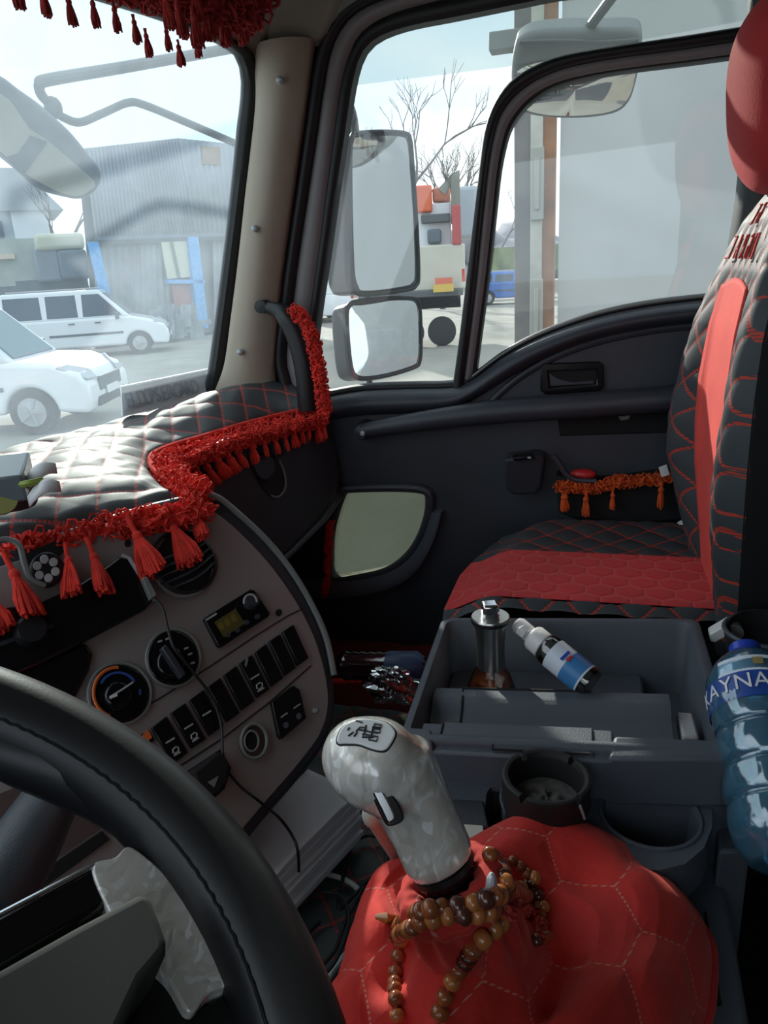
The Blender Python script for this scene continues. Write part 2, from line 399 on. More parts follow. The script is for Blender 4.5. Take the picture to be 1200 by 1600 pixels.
# windshield header and headliner above it
H0 = wsx([(400, 95), (385, 72), (355, 56), (300, 34), (240, 12), (120, -24), (-80, -85), (-500, -200)])
H0 = resample(smooth_path(H0, 40), 24)
def head(p, q):
    i = p*23; a = int(min(22, i)); t = i-a; b = H0[a]*(1-t)+H0[a+1]*t
    return b+np.array((0, -.24, .11))*q+np.array((0, 0, .03))*math.sin(PI*q)+np.array((0, .01, 0))
struct(obj('ceiling_header', MB().grid(head, 30, 8), m['header'], solid=.01), 'olive grey headliner above the windshield').name = 'trim_2'
# roof
struct(obj('ceiling', MB().box((.45, -.32, .625), (2.3, 2.0, .03)), m['header']), 'cab headliner')
# A pillar
PL = [(392, 72), (398, 110), (399, 160), (392, 230), (383, 305), (371, 415), (360, 500), (350, 570), (335, 612), (322, 650)]
PR = [(494, 62), (486, 120), (478, 180), (468, 250), (458, 320), (448, 390), (440, 450), (434, 520), (430, 590), (440, 650)]
pil = struct(obj('trim_3', band(onXs(PL, 1.455), onXs(PR, 1.492), (.05, .02, 0), .035, 60, 14), m['beige']), 'beige windshield pillar trim')
for (x, y) in ((437, 125), (398, 357), (375, 550)):
    p = onX(x, y, 1.43)
    obj('screw_cap', MB().lathe([(0.0001, .010), (.004, .009), (.0065, .004), (.007, -.02)], p, (-1, -.2, 0), 14), m['screw'], pil)
BR = [(398, 92), (420, 84), (450, 74), (495, 66)]
# corner filler between pillar top and headliner
def corner(p, q):
    a = onX(388+q*118, 84-q*18, 1.46+.03*q); b = onX(345+q*245, -60-q*30, 1.36+.10*q)
    return a*(1-p)+b*p+np.array((-.015, 0, 0))*math.sin(PI*p)
struct(obj('trim_4', MB().grid(corner, 14, 10), m['header'], solid=.01), 'olive grey corner moulding above the pillar')
# door opening: seals and painted frame
S1L = [(445, 650), (436, 600), (428, 560), (436, 480), (447, 400), (462, 300), (476, 200), (488, 110), (500, 65), (520, 30), (550, 5), (600, -18), (720, -50), (1250, -150)]
S1R = [(466, 650), (455, 600), (446, 560), (456, 480), (466, 400), (481, 300), (496, 200), (508, 120), (518, 75), (536, 40), (563, 15), (610, -5), (720, -35), (1250, -130)]
struct(obj('trim_5', band(onXs(S1L, 1.495), onXs(S1R, 1.495), (.03, 0, 0), .012, 70), m['black']), 'black rubber door seal')
struct(obj('trim_8', band(onXs([(424, 660), (410, 590), (418, 500), (430, 400), (445, 300), (460, 200), (474, 100), (480, 40)], 1.53), onXs([(470, 660), (458, 590), (462, 500), (474, 400), (489, 300), (504, 200), (518, 100), (524, 40)], 1.53), (.02, 0, 0), .004, 50), m['black']), 'black pillar metal behind the trim')
S2R = [(492, 650), (482, 600), (477, 560), (485, 480), (496, 400), (509, 300), (522, 200), (533, 125), (546, 82), (562, 52), (592, 30), (640, 12), (745, -12), (1250, -110)]
struct(obj('trim_6', band(onXs([(x-1, y) for x, y in S1R], 1.505), onXs([(x+1, y) for x, y in S2R], 1.505), (.03, 0, 0), .01, 70), m['frame']), 'taupe painted door surround')
# ================================================================ door_1: the passenger door
door = sroot('door_1', (1.5, .1, -1.2), 'dark grey passenger door with a curved window divider')
G0 = [(500, 640), (492, 606), (487, 575), (497, 480), (510, 400), (524, 300), (537, 215), (549, 135), (560, 92), (577, 66), (604, 50), (650, 38), (750, 18), (900, -8), (1172, -60), (1176, 40)]
def off_seal(P, dx, dy): return [(x+dx, y+dy) for x, y in P]
S3L = S2R; S3R = [(505, 650), (492, 602), (490, 560), (499, 480), (511, 400), (525, 300), (538, 215), (550, 135), (562, 90), (579, 66), (606, 51), (650, 38), (752, 18), (1250, -85)]
obj('window_seal', band(onXs([(x-1, y-1) for x, y in S3L], 1.51), onXs(S3R, 1.51), (.03, 0, 0), .008, 70), m['black'], door)
# pane in front of the divider and above it
obj('window_pane', MB().prism(onXs([(484, 640), (500, 400), (535, 150), (550, 60), (620, 30), (900, -20), (1300, -110), (1300, 480), (1000, 560), (720, 650)], 1.537), (.004, 0, 0)), m['pane'], door)
obj('visor_strip', MB().prism(onXs([(545, 134), (790, 104), (1000, 62), (1170, 30), (1170, -60), (900, -12), (620, 40), (555, 80)], 1.545), (.003, 0, 0)), m['tint'], door)
# curved divider
D1 = [(706, 612), (716, 540), (727, 450), (739, 350), (750, 255), (757, 205), (768, 170), (785, 141), (806, 120), (836, 102), (880, 86), (960, 72), (1080, 54), (1260, 25)]
D2 = [(722, 612), (731, 540), (742, 450), (752, 350), (762, 260), (770, 215), (780, 182), (797, 156), (818, 137), (846, 120), (890, 104), (965, 90), (1085, 74), (1260, 47)]
D3 = [(736, 600), (745, 530), (757, 440), (767, 350), (776, 268), (784, 225), (793, 196), (809, 171), (829, 151), (856, 134), (898, 120), (968, 107), (1085, 92), (1260, 68)]
D4 = [(p[0]+5, p[1]+4) for p in D3]
obj('divider_seal', band(onXs(D1, 1.50), onXs(D2, 1.50), (.045, 0, 0), .008, 80), m['black'], door)
obj('divider_bar', band(onXs([(x-1, y-1) for x, y in D2], 1.508), onXs(D3, 1.508), (.035, 0, 0), .005, 80), m['frame'], door)
obj('glass_run', band(onXs([(x-1, y-1) for x, y in D3], 1.515), onXs(D4, 1.515), (.03, 0, 0), .003, 80), m['black'], door)
# rear upright of the frame
obj('rear_upright', band(onXs([(1178, -60), (1174, 60), (1166, 180), (1158, 290), (1140, 410), (1130, 480)], 1.49), onXs([(1290, -60), (1270, 60), (1250, 200), (1240, 300), (1220, 410), (1210, 480)], 1.49), (.05, 0, 0), .03, 40), m['black'], door)
# door skin with the low window cut out
SILL = [(478, 628), (560, 612), (640, 608), (705, 606), (738, 594), (790, 556), (850, 525), (930, 497), (1010, 480), (1110, 468), (1260, 455)]
LOW = [(545, 763), (600, 761), (645, 762), (668, 768), (672, 785), (668, 812), (655, 845), (635, 872), (605, 892), (565, 902), (518, 907), (513, 880), (515, 840), (524, 800), (536, 768)]
skin = [onX(x, y, DX) for x, y in resample(smooth_path(SILL, 60), 50)]
lowh = [onX(x, y, DX) for x, y in resample(smooth_path(LOW, 80, True), 50)]
outer = skin+[np.array((DX, -.9, -.15)), np.array((DX, -.9, -1.25)), np.array((DX, 1.0, -1.25)), np.array((DX, 1.0, -.28))]
obj('door_panel', MB().plate(outer, [lowh], (.045, 0, 0)), m['plastic'], door, angle=30)
# rolled sill on top of the skin
SB = [(478, 664), (560, 650), (640, 646), (705, 640), (745, 622), (800, 588), (860, 556), (935, 530), (1015, 514), (1110, 504), (1260, 492)]
obj('sill_roll', band(onXs(SILL, DX-.002), onXs(SB, DX-.002), (.02, 0, 0), .03, 70, 12), m['plastic'], door)
obj('window_slot_seal', band(onXs(off_seal(SILL, -2, -9), 1.508), onXs(off_seal(SILL, 0, 2), 1.508), (.03, 0, 0), .006, 70), m['black'], door)
obj('sill_bead', MB().tube(smooth_path([onX(x, y-6, 1.497) for x, y in SILL[4:]], 50), .0022, 6), m['edge'], door)
# arch crease
obj('arch_moulding', MB().tube(smooth_path(onXs([(752, 655), (764, 632), (800, 598), (850, 566), (910, 541), (980, 523), (1050, 512), (1150, 503)], DX-.001), 60), .0075, 8), m['plastic'], door)
# grab rail
RP = smooth_path(onXs([(566, 673), (600, 667), (680, 655), (780, 643), (880, 636), (960, 630), (1060, 622), (1180, 612)], 1.455), 50)
rl = obj('grab_rail', MB().tube(RP, [.014+.010*min(1, i/20) for i in range(len(RP))], 14), m['plastic'], door)
obj('rail_end', MB().lathe([(.0001, -.018), (.014, -.014), (.019, 0), (.019, .045)], onX(566, 674, 1.46), (1, 0, 0), 20), m['plastic'], door)
obj('rail_bolt', MB().lathe([(.0001, -.005), (.005, -.004), (.006, .004)], onX(567, 677, 1.44), (1, 0, 0), 12), m['screw'], rl)
obj('rail_recess', MB().prism(onXs([(870, 650), (1180, 642), (1180, 672), (875, 682)], DX-.004), (.01, 0, 0)), m['deep'], door, bevel=.003)
obj('lever_label', MB().prism(onXs([(966, 651), (985, 649), (982, 655), (970, 657)], DX-.006), (.002, 0, 0)), m['edge'], door)
# opener
op = obj('opener_frame', MB().plate(onXs([(845, 574), (852, 568), (935, 565), (943, 570), (944, 604), (937, 611), (852, 617), (844, 610)], DX-.008), [onXs([(856, 580), (932, 577), (932, 600), (857, 605)], DX-.008)], (.012, 0, 0)), m['gloss'], door, bevel=.002)
obj('opener_cup', MB().prism(onXs([(854, 578), (934, 575), (934, 602), (855, 607)], DX-.002), (.004, 0, 0)), m['deep'], op)
obj('opener_lever', MB().prism(onXs([(858, 583), (873, 592), (893, 597), (927, 594), (930, 600), (860, 604)], DX-.006), (.004, 0, 0)), m['plastic'], op, bevel=.0015)
# power window switch pod
pod = obj('switch_pod', MB().prism([onX(x, y, X) for x, y, X in ((787, 718, 1.44), (838, 712, 1.44), (852, 716, 1.45), (846, 762, 1.46), (838, 772, 1.462), (800, 774, 1.462), (790, 764, 1.46))], (.06, 0, 0)), m['plastic'], door, bevel=.006, seg=3)
obj('switch', MB().prism([onX(x, y, 1.435) for x, y in ((800, 716), (832, 712), (836, 717), (804, 721))], (.02, 0, .003)), m['gloss'], pod, bevel=.001)
obj('switch_mark', MB().box(onX(827, 715, 1.432), (.003, .007, .003)), m['greyprint'], pod)
# map pocket with orange fringe
pk = [(868, 742), (900, 752), (960, 752), (1060, 738), (1075, 812), (1000, 822), (900, 812), (872, 802)]
obj('map_pocket', MB().prism(onXs(pk, 1.455), (.05, 0, 0)), m['deep'], door, bevel=.006)
obj('pocket_strap', MB().tube(smooth_path(onXs([(864, 712), (874, 724), (884, 740), (900, 750), (932, 752)], 1.44), 24), .0055, 8), m['plastic'], door)
# ring of the low window
ring = smooth_path(onXs(LOW, DX-.004), 80, True)
obj('low_window_ring', MB().tube(ring, .011, 10, closed=True), m['plastic'], door)
obj('low_window_lip', band(onXs([(470, 906), (530, 904), (570, 900), (610, 889), (640, 868), (660, 838), (674, 800)], 1.49), onXs([(470, 935), (535, 934), (590, 926), (635, 906), (662, 876), (680, 838), (690, 800)], 1.478), (.03, 0, 0), .006, 40), m['plastic2'], door)
obj('low_window_pane', MB().prism([p+np.array((.03, 0, 0)) for p in lowh], (.003, 0, 0)), pane_mat('shade_tinted_low_glass', .03, (.33, .35, .30)), door)  # pane tint darkened to stand in for shade on the ground outside
# body side above the door, rear wall, driver's side, floor, firewall
struct(obj('wall_right', MB().prism([(1.52, .62, .44), (1.52, -1.25, .40), (1.50, -1.25, .64), (1.50, .40, .64)], (.03, 0, 0)).prism([(1.505, -.27, .44), (1.505, -1.25, .44), (1.505, -1.25, -1.3), (1.505, -.33, -1.3)], (.05, 0, 0)), m['header']), 'cab side above and behind the passenger door')
struct(obj('wall_back', MB().box((.4, -1.26, -.33), (2.3, .04, 1.95)), m['header']), 'rear wall of the cab')
struct(obj('wall_left', MB().plate([(-.62, -1.25, -1.3), (-.62, 1.05, -1.3), (-.62, 1.05, -.25), (-.62, .62, .62), (-.62, -1.25, .62)], [[(-.62, -.35, -.2), (-.62, .68, -.25), (-.62, .48, .42), (-.62, -.35, .45)]], (-.04, 0, 0)), m['plastic']), 'driver side of the cab with its window opening')
struct(obj('wall_front', MB().box((.45, 1.0, -.82), (2.2, .04, .98)), m['deep']), 'firewall below the windshield')
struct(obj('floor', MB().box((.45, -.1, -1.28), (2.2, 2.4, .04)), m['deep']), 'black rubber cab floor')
# ================================================================ yarn fringes
def tassel_mesh(name, length=.05, width=.03, cord=.02, n=26, seed=0, flat=.55):
    rd = random.Random(seed); mb = MB()
    mb.tube([(0, 0, 0), (.001, 0, -cord*.5), (0, 0, -cord)], [.0035, .0028, .003], 6)
    mb.ell((0, 0, -cord-.002), (.0055, .005, .006), 8, 6)
    for i in range(n):
        a = rd.uniform(0, 2*PI); q = math.sqrt(rd.random()); ex = q*width/2*math.cos(a); ey = q*width/2*flat*math.sin(a)
        l = length*rd.uniform(.86, 1.05)*(1-.08*q)
        P = [(ex*.1, ey*.1, -cord), (ex*.45+rd.uniform(-.001, .001), ey*.45, -cord-l*.35), (ex*.8+rd.uniform(-.0015, .0015), ey*.8, -cord-l*.7), (ex, ey, -cord-l)]
        mb.tube(P, [.0016, .0026, .0028, .0016], 5)
    mb.lathe([(.004, -cord), (width*.2, -cord-length*.3), (width*.36, -cord-length*.75), (width*.3, -cord-length*.88)], n=10, sy=flat)
    return mb.mesh(name, angle=60)
def put_tassels(parent, meshes, spots, material):
    base = Vector(ROOT[parent.name]); k = 0
    for me in meshes:
        if not me.materials: me.materials.append(material)
    for p, dirv, s in spots:
        o = bpy.data.objects.new('tassel', meshes[k % len(meshes)]); C.objects.link(o); o.parent = parent; k += 1
        o.location = Vector(map(float, p))-base; o.scale = (s, s, s)
        q = Vector((0, 0, -1)).rotation_difference(Vector(map(float, dirv)).normalized())
        o.rotation_mode = 'QUATERNION'; o.rotation_quaternion = q @ Matrix.Rotation(random.uniform(0, 6.28), 3, 'Z').to_quaternion()
def fuzz(path, r, dens=900, loop=.006, seed=1, thick=.0017, core=True):
    """a band of looped yarn round a path"""
    rd = random.Random(seed); mb = MB(); P = resample(path, 80)
    if core: mb.tube(P, r*.75, 8, flat=.7)
    for i in range(dens):
        t = rd.random()*78.99; a = int(t); b = P[a]+(P[a+1]-P[a])*(t-a)
        d = nrm([rd.gauss(0, 1) for _ in range(3)]); e = nrm(np.cross(d, [rd.gauss(0, 1) for _ in range(3)]))
        o_ = b+d*r*rd.uniform(.45, .95); L = loop*rd.uniform(.6, 1.3)
        mb.tube([o_-e*L*.6-d*.002, o_-e*L*.3+d*L*.7, o_+e*L*.35+d*L*.75, o_+e*L*.6-d*.001], thick*rd.uniform(.7, 1.3), 4, False)
    return mb
TM = [tassel_mesh('tassel_mesh', .048, .032, .022, 34, i) for i in range(4)]
TMs = [tassel_mesh('tassel_mesh_small', .030, .017, .016, 20, 10+i) for i in range(3)]
TMd = [tassel_mesh('tassel_mesh_dark', .040, .020, .012, 22, 20+i, .8) for i in range(3)]
TMo = [tassel_mesh('tassel_mesh_orange', .034, .014, .012, 16, 30+i) for i in range(3)]
# orange fringe on the door pocket
pf = thing('pocket_fringe', 'orange-red yarn fringe with four tassels on the door map pocket', 'fringe', onX(950, 760, 1.44))
obj('yarn_band', fuzz(onXs([(872, 762), (890, 760), (930, 764), (960, 752), (1000, 752), (1050, 744)], 1.44), .010, 420, .008, 3), m['yarn_orange'], pf)['kind'] = 'stuff'
put_tassels(pf, TMo, [(onX(x, y, 1.43), (0, 0, -1), s) for x, y, s in ((884, 766, 1.0), (880, 768, .9), (916, 768, 1.15), (958, 764, .95), (1034, 752, 1.2))], m['yarn_orange'])
tag(obj('red_wrapper', MB().ell(onX(911, 741, 1.462), (.012, .026, .011), 16, 10), mat('red_foil', (.6, .03, .03), .35, bump=.6, bscale=60), angle=60), 'small red wrapper tucked in the door map pocket', 'wrapper')
tag(obj('white_tag', MB().prism(onXs([(1029, 731), (1042, 726), (1047, 742), (1034, 746)], 1.425), (.004, 0, 0)), m['white'], bevel=.001), 'small white tag above the orange fringe beside the seat', 'tag')
# dark red fringe along the windshield header
hf = thing('header_fringe', 'dark red tasselled fringe hanging along the windshield header', 'fringe', onY(250, -10, .62))
hp = [onY(x, y, Y) for x, y, Y in ((415, 2, .50), (380, 14, .52), (320, 6, .55), (250, -12, .6), (170, -30, .66), (60, -62, .72), (-100, -100, .74), (-300, -160, .76))]
obj('yarn_band', fuzz(hp, .022, 900, .016, 5, .0022), m['yarn_dark'], hf)['kind'] = 'stuff'
hs = []
for x, y, s in ((20, -38, .9), (62, -30, 1.0), (104, -13, 1.0), (142, -8, 1.0), (176, 2, .98), (207, 22, 1.0), (226, 44, 1.0), (258, 38, .95), (277, 62, 1.0), (305, 52, .95)):
    hs.append((onY(x, y, .62), (.02, -.05, -1), s*.72))
for x, y, s in ((300, 10, 1.4), (322, 0, 1.4), (345, 8, 1.5), (372, 8, 1.5), (356, -10, 1.5), (395, -8, 1.4), (275, -8, 1.4), (335, -18, 1.3), (300, -25, 1.3), (255, -20, 1.3), (385, 18, 1.0), (316, 20, 1.0)):
    hs.append((onY(x, y, .55), (.05, -.05, -1), s*.72))
put_tassels(hf, TMd, hs, m['yarn_dark'])
# ================================================================ DASHBOARD
# rear rim of the dash top, right to left as the camera sees it
ZE = -.285
EDGE = [onZ(515, 636, ZE), onZ(490, 645, ZE), onZ(430, 660, ZE), onZ(385, 672, ZE), onZ(320, 692, ZE), onZ(268, 708, ZE), onZ(243, 722, ZE), onZ(245, 742, ZE), onZ(275, 770, ZE), onZ(305, 783, ZE), onZ(250, 798, ZE), onZ(170, 812, ZE), onZ(70, 836, ZE), onZ(0, 850, ZE), np.array((.45, .74, ZE)), np.array((.1, .78, ZE)), np.array((-.35, .80, ZE))]
EDGE[9] = onZ(308, 786, ZE)
BACK = [np.array(p) for p in ((1.498, .72, -.262), (1.49, .76, -.255), (1.47, .80, -.250), (1.44, .82, -.25), (1.35, .86, -.25), (1.22, .89, -.25), (1.12, .91, -.25), (1.05, .925, -.25), (1.0, .935, -.25), (.95, .94, -.25), (.88, .95, -.25), (.8, .96, -.25), (.7, .965, -.25), (.6, .97, -.25), (.4, .98, -.25), (.1, .99, -.25), (-.35, 1.0, -.25))]
E2 = resample(EDGE, 160); nE = 160
# pair each rim point with a point on the windshield line at a blended station
dE = [0]
for a, b in zip(EDGE[:-1], EDGE[1:]): dE.append(dE[-1]+np.linalg.norm(b-a))
tt = np.linspace(0, dE[-1], nE); Bk = np.array(BACK)
B2 = [np.array([np.interp(x, dE, Bk[:, k]) for k in range(3)]) for x in tt]
for _ in range(20): B2 = [B2[0]]+[(B2[i-1]+B2[i]+B2[i+1])/3 for i in range(1, nE-1)]+[B2[-1]]
def quiltz(u, v):
    a = abs(math.sin(PI*u)); b = abs(math.sin(PI*v)); return (a*b)**.45
def cover_uv(P, s=.052): # diamonds stitched at 45 degrees
    x, y = P[0]/s, P[1]/s; return (x*.80+y*.62, -x*.55+y*.95)
def cover(p, q):
    i = p*(nE-1); a = int(min(nE-2, i)); t = i-a
    e = E2[a]*(1-t)+E2[a+1]*t; b = B2[a]*(1-t)+B2[a+1]*t
    P = e*(1-q)+b*q
    crest = .030*sm(max(0, (P[0]-1.15)/.3))*math.sin(PI*min(1, q*1.0))+.022*math.sin(PI*min(1, q*1.15))
    P = P+np.array((0, 0, crest)); u, v = cover_uv(P)
    wr = noise.noise(Vector((P[0]*14, P[1]*30, 0)))*.003
    return P+np.array((0, 0, .0030*quiltz(u, v)+wr*1.3-.02*(1-sm(q*9))))
GA, GB = np.array((1.50, .545, ZE)), np.array((1.0, .68, ZE))
gd = nrm(GB-GA); gdn = nrm(np.array((gd[1], -gd[0], 0)))
GP = Plane(GA, np.array((-.28, -1.0, .16)))
al, be = math.radians(30), math.radians(35)
Dh = np.array((math.cos(al), -math.sin(al), 0)); Mh = np.array((-math.sin(al), -math.cos(al), 0))
Vd = np.array((0, 0, -math.cos(be)))+Mh*math.sin(be)
CP = Plane(onZ(310, 790, -.292), np.cross(Dh, Vd))
cv = thing('dashboard_cover', 'black diamond-quilted dashboard cover with red stitching and a thick red tasselled edge', 'dashboard cover', (1.0, .75, -.3))
mb = MB().grid(cover, 620, 110)
mb.uv = {i: cover_uv(p) for i, p in enumerate(mb.v)}
obj('quilted_top', mb, m['quilt'], cv, angle=None)
fp = [p+np.array((-.006, -.006, .0)) for p in EDGE]
fpath = resample(fp[:14], 120)
obj('yarn_band', fuzz([p+np.array((-.006, -.010, -.006)) for p in fpath], .017, 2600, .010, 8), m['yarn'], cv)['kind'] = 'stuff'
obj('yarn_corner', fuzz([onZ(x, y, ZE+.004) for x, y in ((262, 722), (268, 745), (285, 765), (312, 775))], .024, 600, .011, 9), m['yarn'], cv)['kind'] = 'stuff'
obj('piping', MB().tube(smooth_path([p+np.array((.006, .008, .010)) for p in EDGE[:9]], 90), .0055, 8), m['yarn'], cv)
obj('yarn_valance', fuzz(smooth_path([GP.at(x, y, .012) for x, y in ((262, 742), (290, 726), (330, 706), (380, 688), (430, 674), (505, 655))], 60), .012, 1100, .009, 19), m['yarn'], cv)['kind'] = 'stuff'
# quilted skirt below the rim between the yarn and the panel
sp = []
def on_plane_pairs(pl, pairs, nat, h):
    o = []
    for a, b in pairs:
        A, B = pl.at(a[0], a[1], h), pl.at(b[0], b[1], h+.006); o.append((A, B-A, np.linalg.norm(B-A)/nat))
    return o
sp = on_plane_pairs(GP, [((x, y), (x+dx, y+dy)) for x, y, dx, dy in ((506, 648, -2, 42), (494, 652, 6, 40), (482, 656, 0, 34), (470, 660, 4, 34), (456, 664, 8, 36), (441, 668, 10, 38), (425, 672, 12, 38), (408, 676, 12, 38), (392, 682, 8, 44), (362, 690, 24, 42), (346, 695, 26, 44), (330, 700, 26, 48), (312, 712, 30, 46), (296, 724, 34, 44))], .046, .012)
put_tassels(cv, TMs, sp, m['yarn'])
sp = on_plane_pairs(CP, [((200, 805), (243, 903)), ((258, 795), (300, 886)), ((300, 785), (318, 845)), ((103, 848), (114, 932)), ((136, 840), (168, 932)), ((6, 862), (56, 968)), ((-30, 905), (4, 992))], .070, .020)
put_tassels(cv, TM, sp, m['yarn'])
# dash body under the cover
db = thing('dashboard', 'dark grey dashboard with glovebox and angled silver centre console', 'dashboard', (1.0, .7, -1.0))
def under(p, q):
    i = p*(nE-1); a = int(min(nE-2, i)); t = i-a
    e = E2[a]*(1-t)+E2[a+1]*t; b = B2[a]*(1-t)+B2[a+1]*t
    q = .07+.93*q; return (e*(1-q)+b*q)+np.array((0, 0, -.022))
obj('dash_top', MB().grid(under, 160, 6), m['plastic'], db, solid=.02)
# glovebox face: runs under the rim from the door to the console
gl = [(250, 745), (300, 715), (360, 685), (430, 668), (500, 645), (518, 668), (528, 700), (534, 740), (530, 765), (510, 800), (470, 845), (432, 885), (395, 860), (330, 800), (290, 770)]
gl3 = [GP.at(x, y, .004) for x, y in gl]
obj('glovebox_surround', MB().prism([GP.at(x, y, -.012) for x, y in ((200, 765), (243, 730), (320, 698), (430, 667), (505, 648), (530, 672), (540, 700), (545, 745), (538, 778), (515, 812), (470, 858), (430, 900), (340, 900), (240, 800))], -GP.n*.25), m['plastic'], db, bevel=.006, seg=3)
gb = obj('glovebox_lid', MB().prism(gl3, -GP.n*.03), m['plastic'], db, bevel=.010, seg=4)
obj('glovebox_lip', MB().tube(smooth_path([GP.at(x, y, .004) for x, y in ((428, 886), (450, 868), (480, 838), (505, 812), (524, 785))], 30), .0055, 8), m['plastic2'], gb)
obj('glovebox_gap', MB().tube(smooth_path([GP.at(x, y, .006) for x, y in ((300, 752), (330, 782), (352, 812), (375, 845))], 20), .0035, 6), m['black'], gb)
lt = smooth_path([GP.at(x, y, .006) for x, y in ((394, 718), (410, 707), (430, 712), (443, 735), (446, 760), (436, 776), (420, 772), (404, 750))], 40, True)
obj('latch_recess', MB().prism(lt, -GP.n*.004), m['deep'], gb)
obj('latch_handle', MB().prism(smooth_path([GP.at(x, y, .012) for x, y in ((398, 720), (412, 711), (426, 716), (430, 735), (418, 750), (404, 742))], 30, True), -GP.n*.010), m['plastic'], gb, bevel=.002)
obj('latch_rim', MB().tube(lt[len(lt)//2-8:len(lt)//2+10], .0022, 6), m['edge'], gb)
# lower dash below the glovebox (dark)
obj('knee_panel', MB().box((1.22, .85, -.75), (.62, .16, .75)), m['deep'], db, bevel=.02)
# ---- centre console panel: faces the driver
def cp(pts, h=0): return [CP.at(x, y, h) for x, y in pts]
OUT = [(-80, 915), (0, 885), (70, 862), (190, 822), (285, 795), (325, 795), (362, 820), (405, 862), (440, 905), (472, 955), (495, 1005), (510, 1060), (513, 1105), (500, 1148), (465, 1196), (420, 1248), (376, 1300), (330, 1360), (280, 1420), (200, 1500), (-80, 1700)]
SHO = [(-80, 890), (0, 862), (180, 800), (290, 772), (335, 775), (375, 805), (420, 848), (456, 893), (487, 945), (510, 998), (522, 1055), (525, 1105), (513, 1155), (478, 1206), (432, 1260), (388, 1314), (340, 1376), (290, 1440), (210, 1530), (-80, 1740)]
obj('console_shell', MB().prism(smooth_path(cp(SHO[1:19], -.004), 90)+cp([(-80, 1740), (-80, 890)], -.004), -CP.n*.22), m['plastic'], db, bevel=.008, seg=3)
obj('console_edge', MB().tube(smooth_path(cp([(x, y) for x, y in SHO[3:11]], -.001), 50), .0045, 8), m['edge'], db)
cpn = obj('console_panel', MB().prism(smooth_path(cp(OUT[:19], .003), 90)+cp([(200, 1500), (-80, 1700)], .003), -CP.n*.008), m['silver'], db, bevel=.0015)
def on_panel(name, pts, h, t, mt, parent=None, bevel=.0012, sm_=False):
    P = cp(pts, h)
    if sm_: P = smooth_path(P, 48, True)
    return obj(name, MB().prism(P, -CP.n*t), mt, parent or db, bevel=bevel)
def circ(cx, cy, rx, ry, n=28, a0=0, a1=2*PI): return [(cx+rx*math.cos(a0+(a1-a0)*i/n), cy+ry*math.sin(a0+(a1-a0)*i/n)) for i in range(n)]
# seam above and below the switches
for L in ([(150, 1152), (300, 1060), (400, 993), (450, 962), (475, 950)], [(270, 1204), (350, 1152), (420, 1098), (486, 1040)]):
    obj('panel_seam', MB().tube(cp(L, .0038), .0009, 5), m['deep'], db)
# round air vent
av = obj('air_vent', MB().lathe([(.0445, -.004), (.0445, .006), (.0400, .008), (.0375, .003), (.0365, -.03)], CP.at(286, 880, .003), CP.n, 40, caps=False), m['black'], db)
obj('vent_ring', MB().tube(cp(circ(287, 880, 48, 52, 40), .007), .0026, 8, closed=True), m['edge'], av)
obj('vent_bowl', MB().lathe([(.0001, -.002), (.0445, -.002), (.0445, -.0005)], CP.at(286, 880, .006), CP.n, 30), m['deep'], av)
for k in range(5):
    h = .55-.27*k; c_ = CP.at(286, 880, .010); uu = nrm(Dh-.18*Vd); vv_ = np.cross(CP.n, uu); wd = .042*math.sqrt(max(.05, 1-h*h))
    obj('vent_slat', MB().tube(smooth_path([c_+uu*(-wd)+vv_*.036*h, c_+uu*0+vv_*(.036*h-.006)+CP.n*.008, c_+uu*wd+vv_*.036*h], 14), .0035, 6, flat=.45), m['plastic'], av)
# digital heater unit
dg = on_panel('heater_display', [(319, 966), (392, 920), (398, 922), (422, 958), (420, 963), (346, 1011), (341, 1009)], .010, .012, m['gloss'])
on_panel('display_screen', [(335, 972), (368, 951), (383, 974), (350, 996)], .0105, .002, m['led'], dg, 0)
for a, b in ((340, 975), (350, 969), (360, 962)):
    on_panel('digit', [(a, b), (a+6, b-4), (a+10, b+3), (a+11, b+7), (a+5, b+10), (a+2, b+6)], .0108, .001, mat('digit_olive', (.20, .14, .02), .5) if 'digit_olive' not in bpy.data.materials else bpy.data.materials['digit_olive'], dg, 0)
on_panel('display_title', [(322, 967), (338, 957), (339, 960), (323, 970)], .0108, .001, m['greyprint'], dg, 0)
obj('display_knob', MB().lathe([(.0001, .012), (.008, .012), (.010, .008), (.011, 0)], CP.at(391, 941, .010), CP.n, 20), m['plastic'], dg)
obj('knob_arc', MB().tube(cp(circ(391, 940, 10, 11, 14, PI*.9, PI*2.1), .0225), .0014, 5), m['greyprint'], dg)
for a, b in ((357, 992), (372, 984), (386, 972), (403, 963)): on_panel('display_button', circ(a, b, 4, 4, 10), .0125, .003, m['plastic'], dg, .0005)
# two round selectors
def selector(cx, cy, rx, ry, name):
    s_ = obj(name, MB().prism(cp(circ(cx, cy, rx, ry, 40), .008), -CP.n*.008), m['gloss'], db, bevel=.002)
    obj('selector_ring', MB().tube(cp(circ(cx+1, cy, rx+2, ry+2, 48), .005), .0022, 8, closed=True), m['edge'], s_)
    return s_
k1 = selector(186, 1084, 47, 46, 'temperature_selector')
obj('hot_arc', MB().tube(cp(circ(183, 1082, 37, 39, 26, PI*.60, PI*1.55), .010), .0020, 5), m['orange'], k1)
obj('cold_arc', MB().tube(cp(circ(185, 1082, 30, 31, 20, PI*1.15, PI*1.85), .010), .0017, 5), m['blueprint'], k1)
obj('cold_mark', MB().tube(cp(circ(185, 1082, 34, 33, 8, -.15, .15), .010), .0016, 5), m['blueprint'], k1)
kb = obj('knob', MB().prism(cp(circ(186, 1086, 22, 22, 28), .022), -CP.n*.014), m['gloss'], k1, bevel=.003)
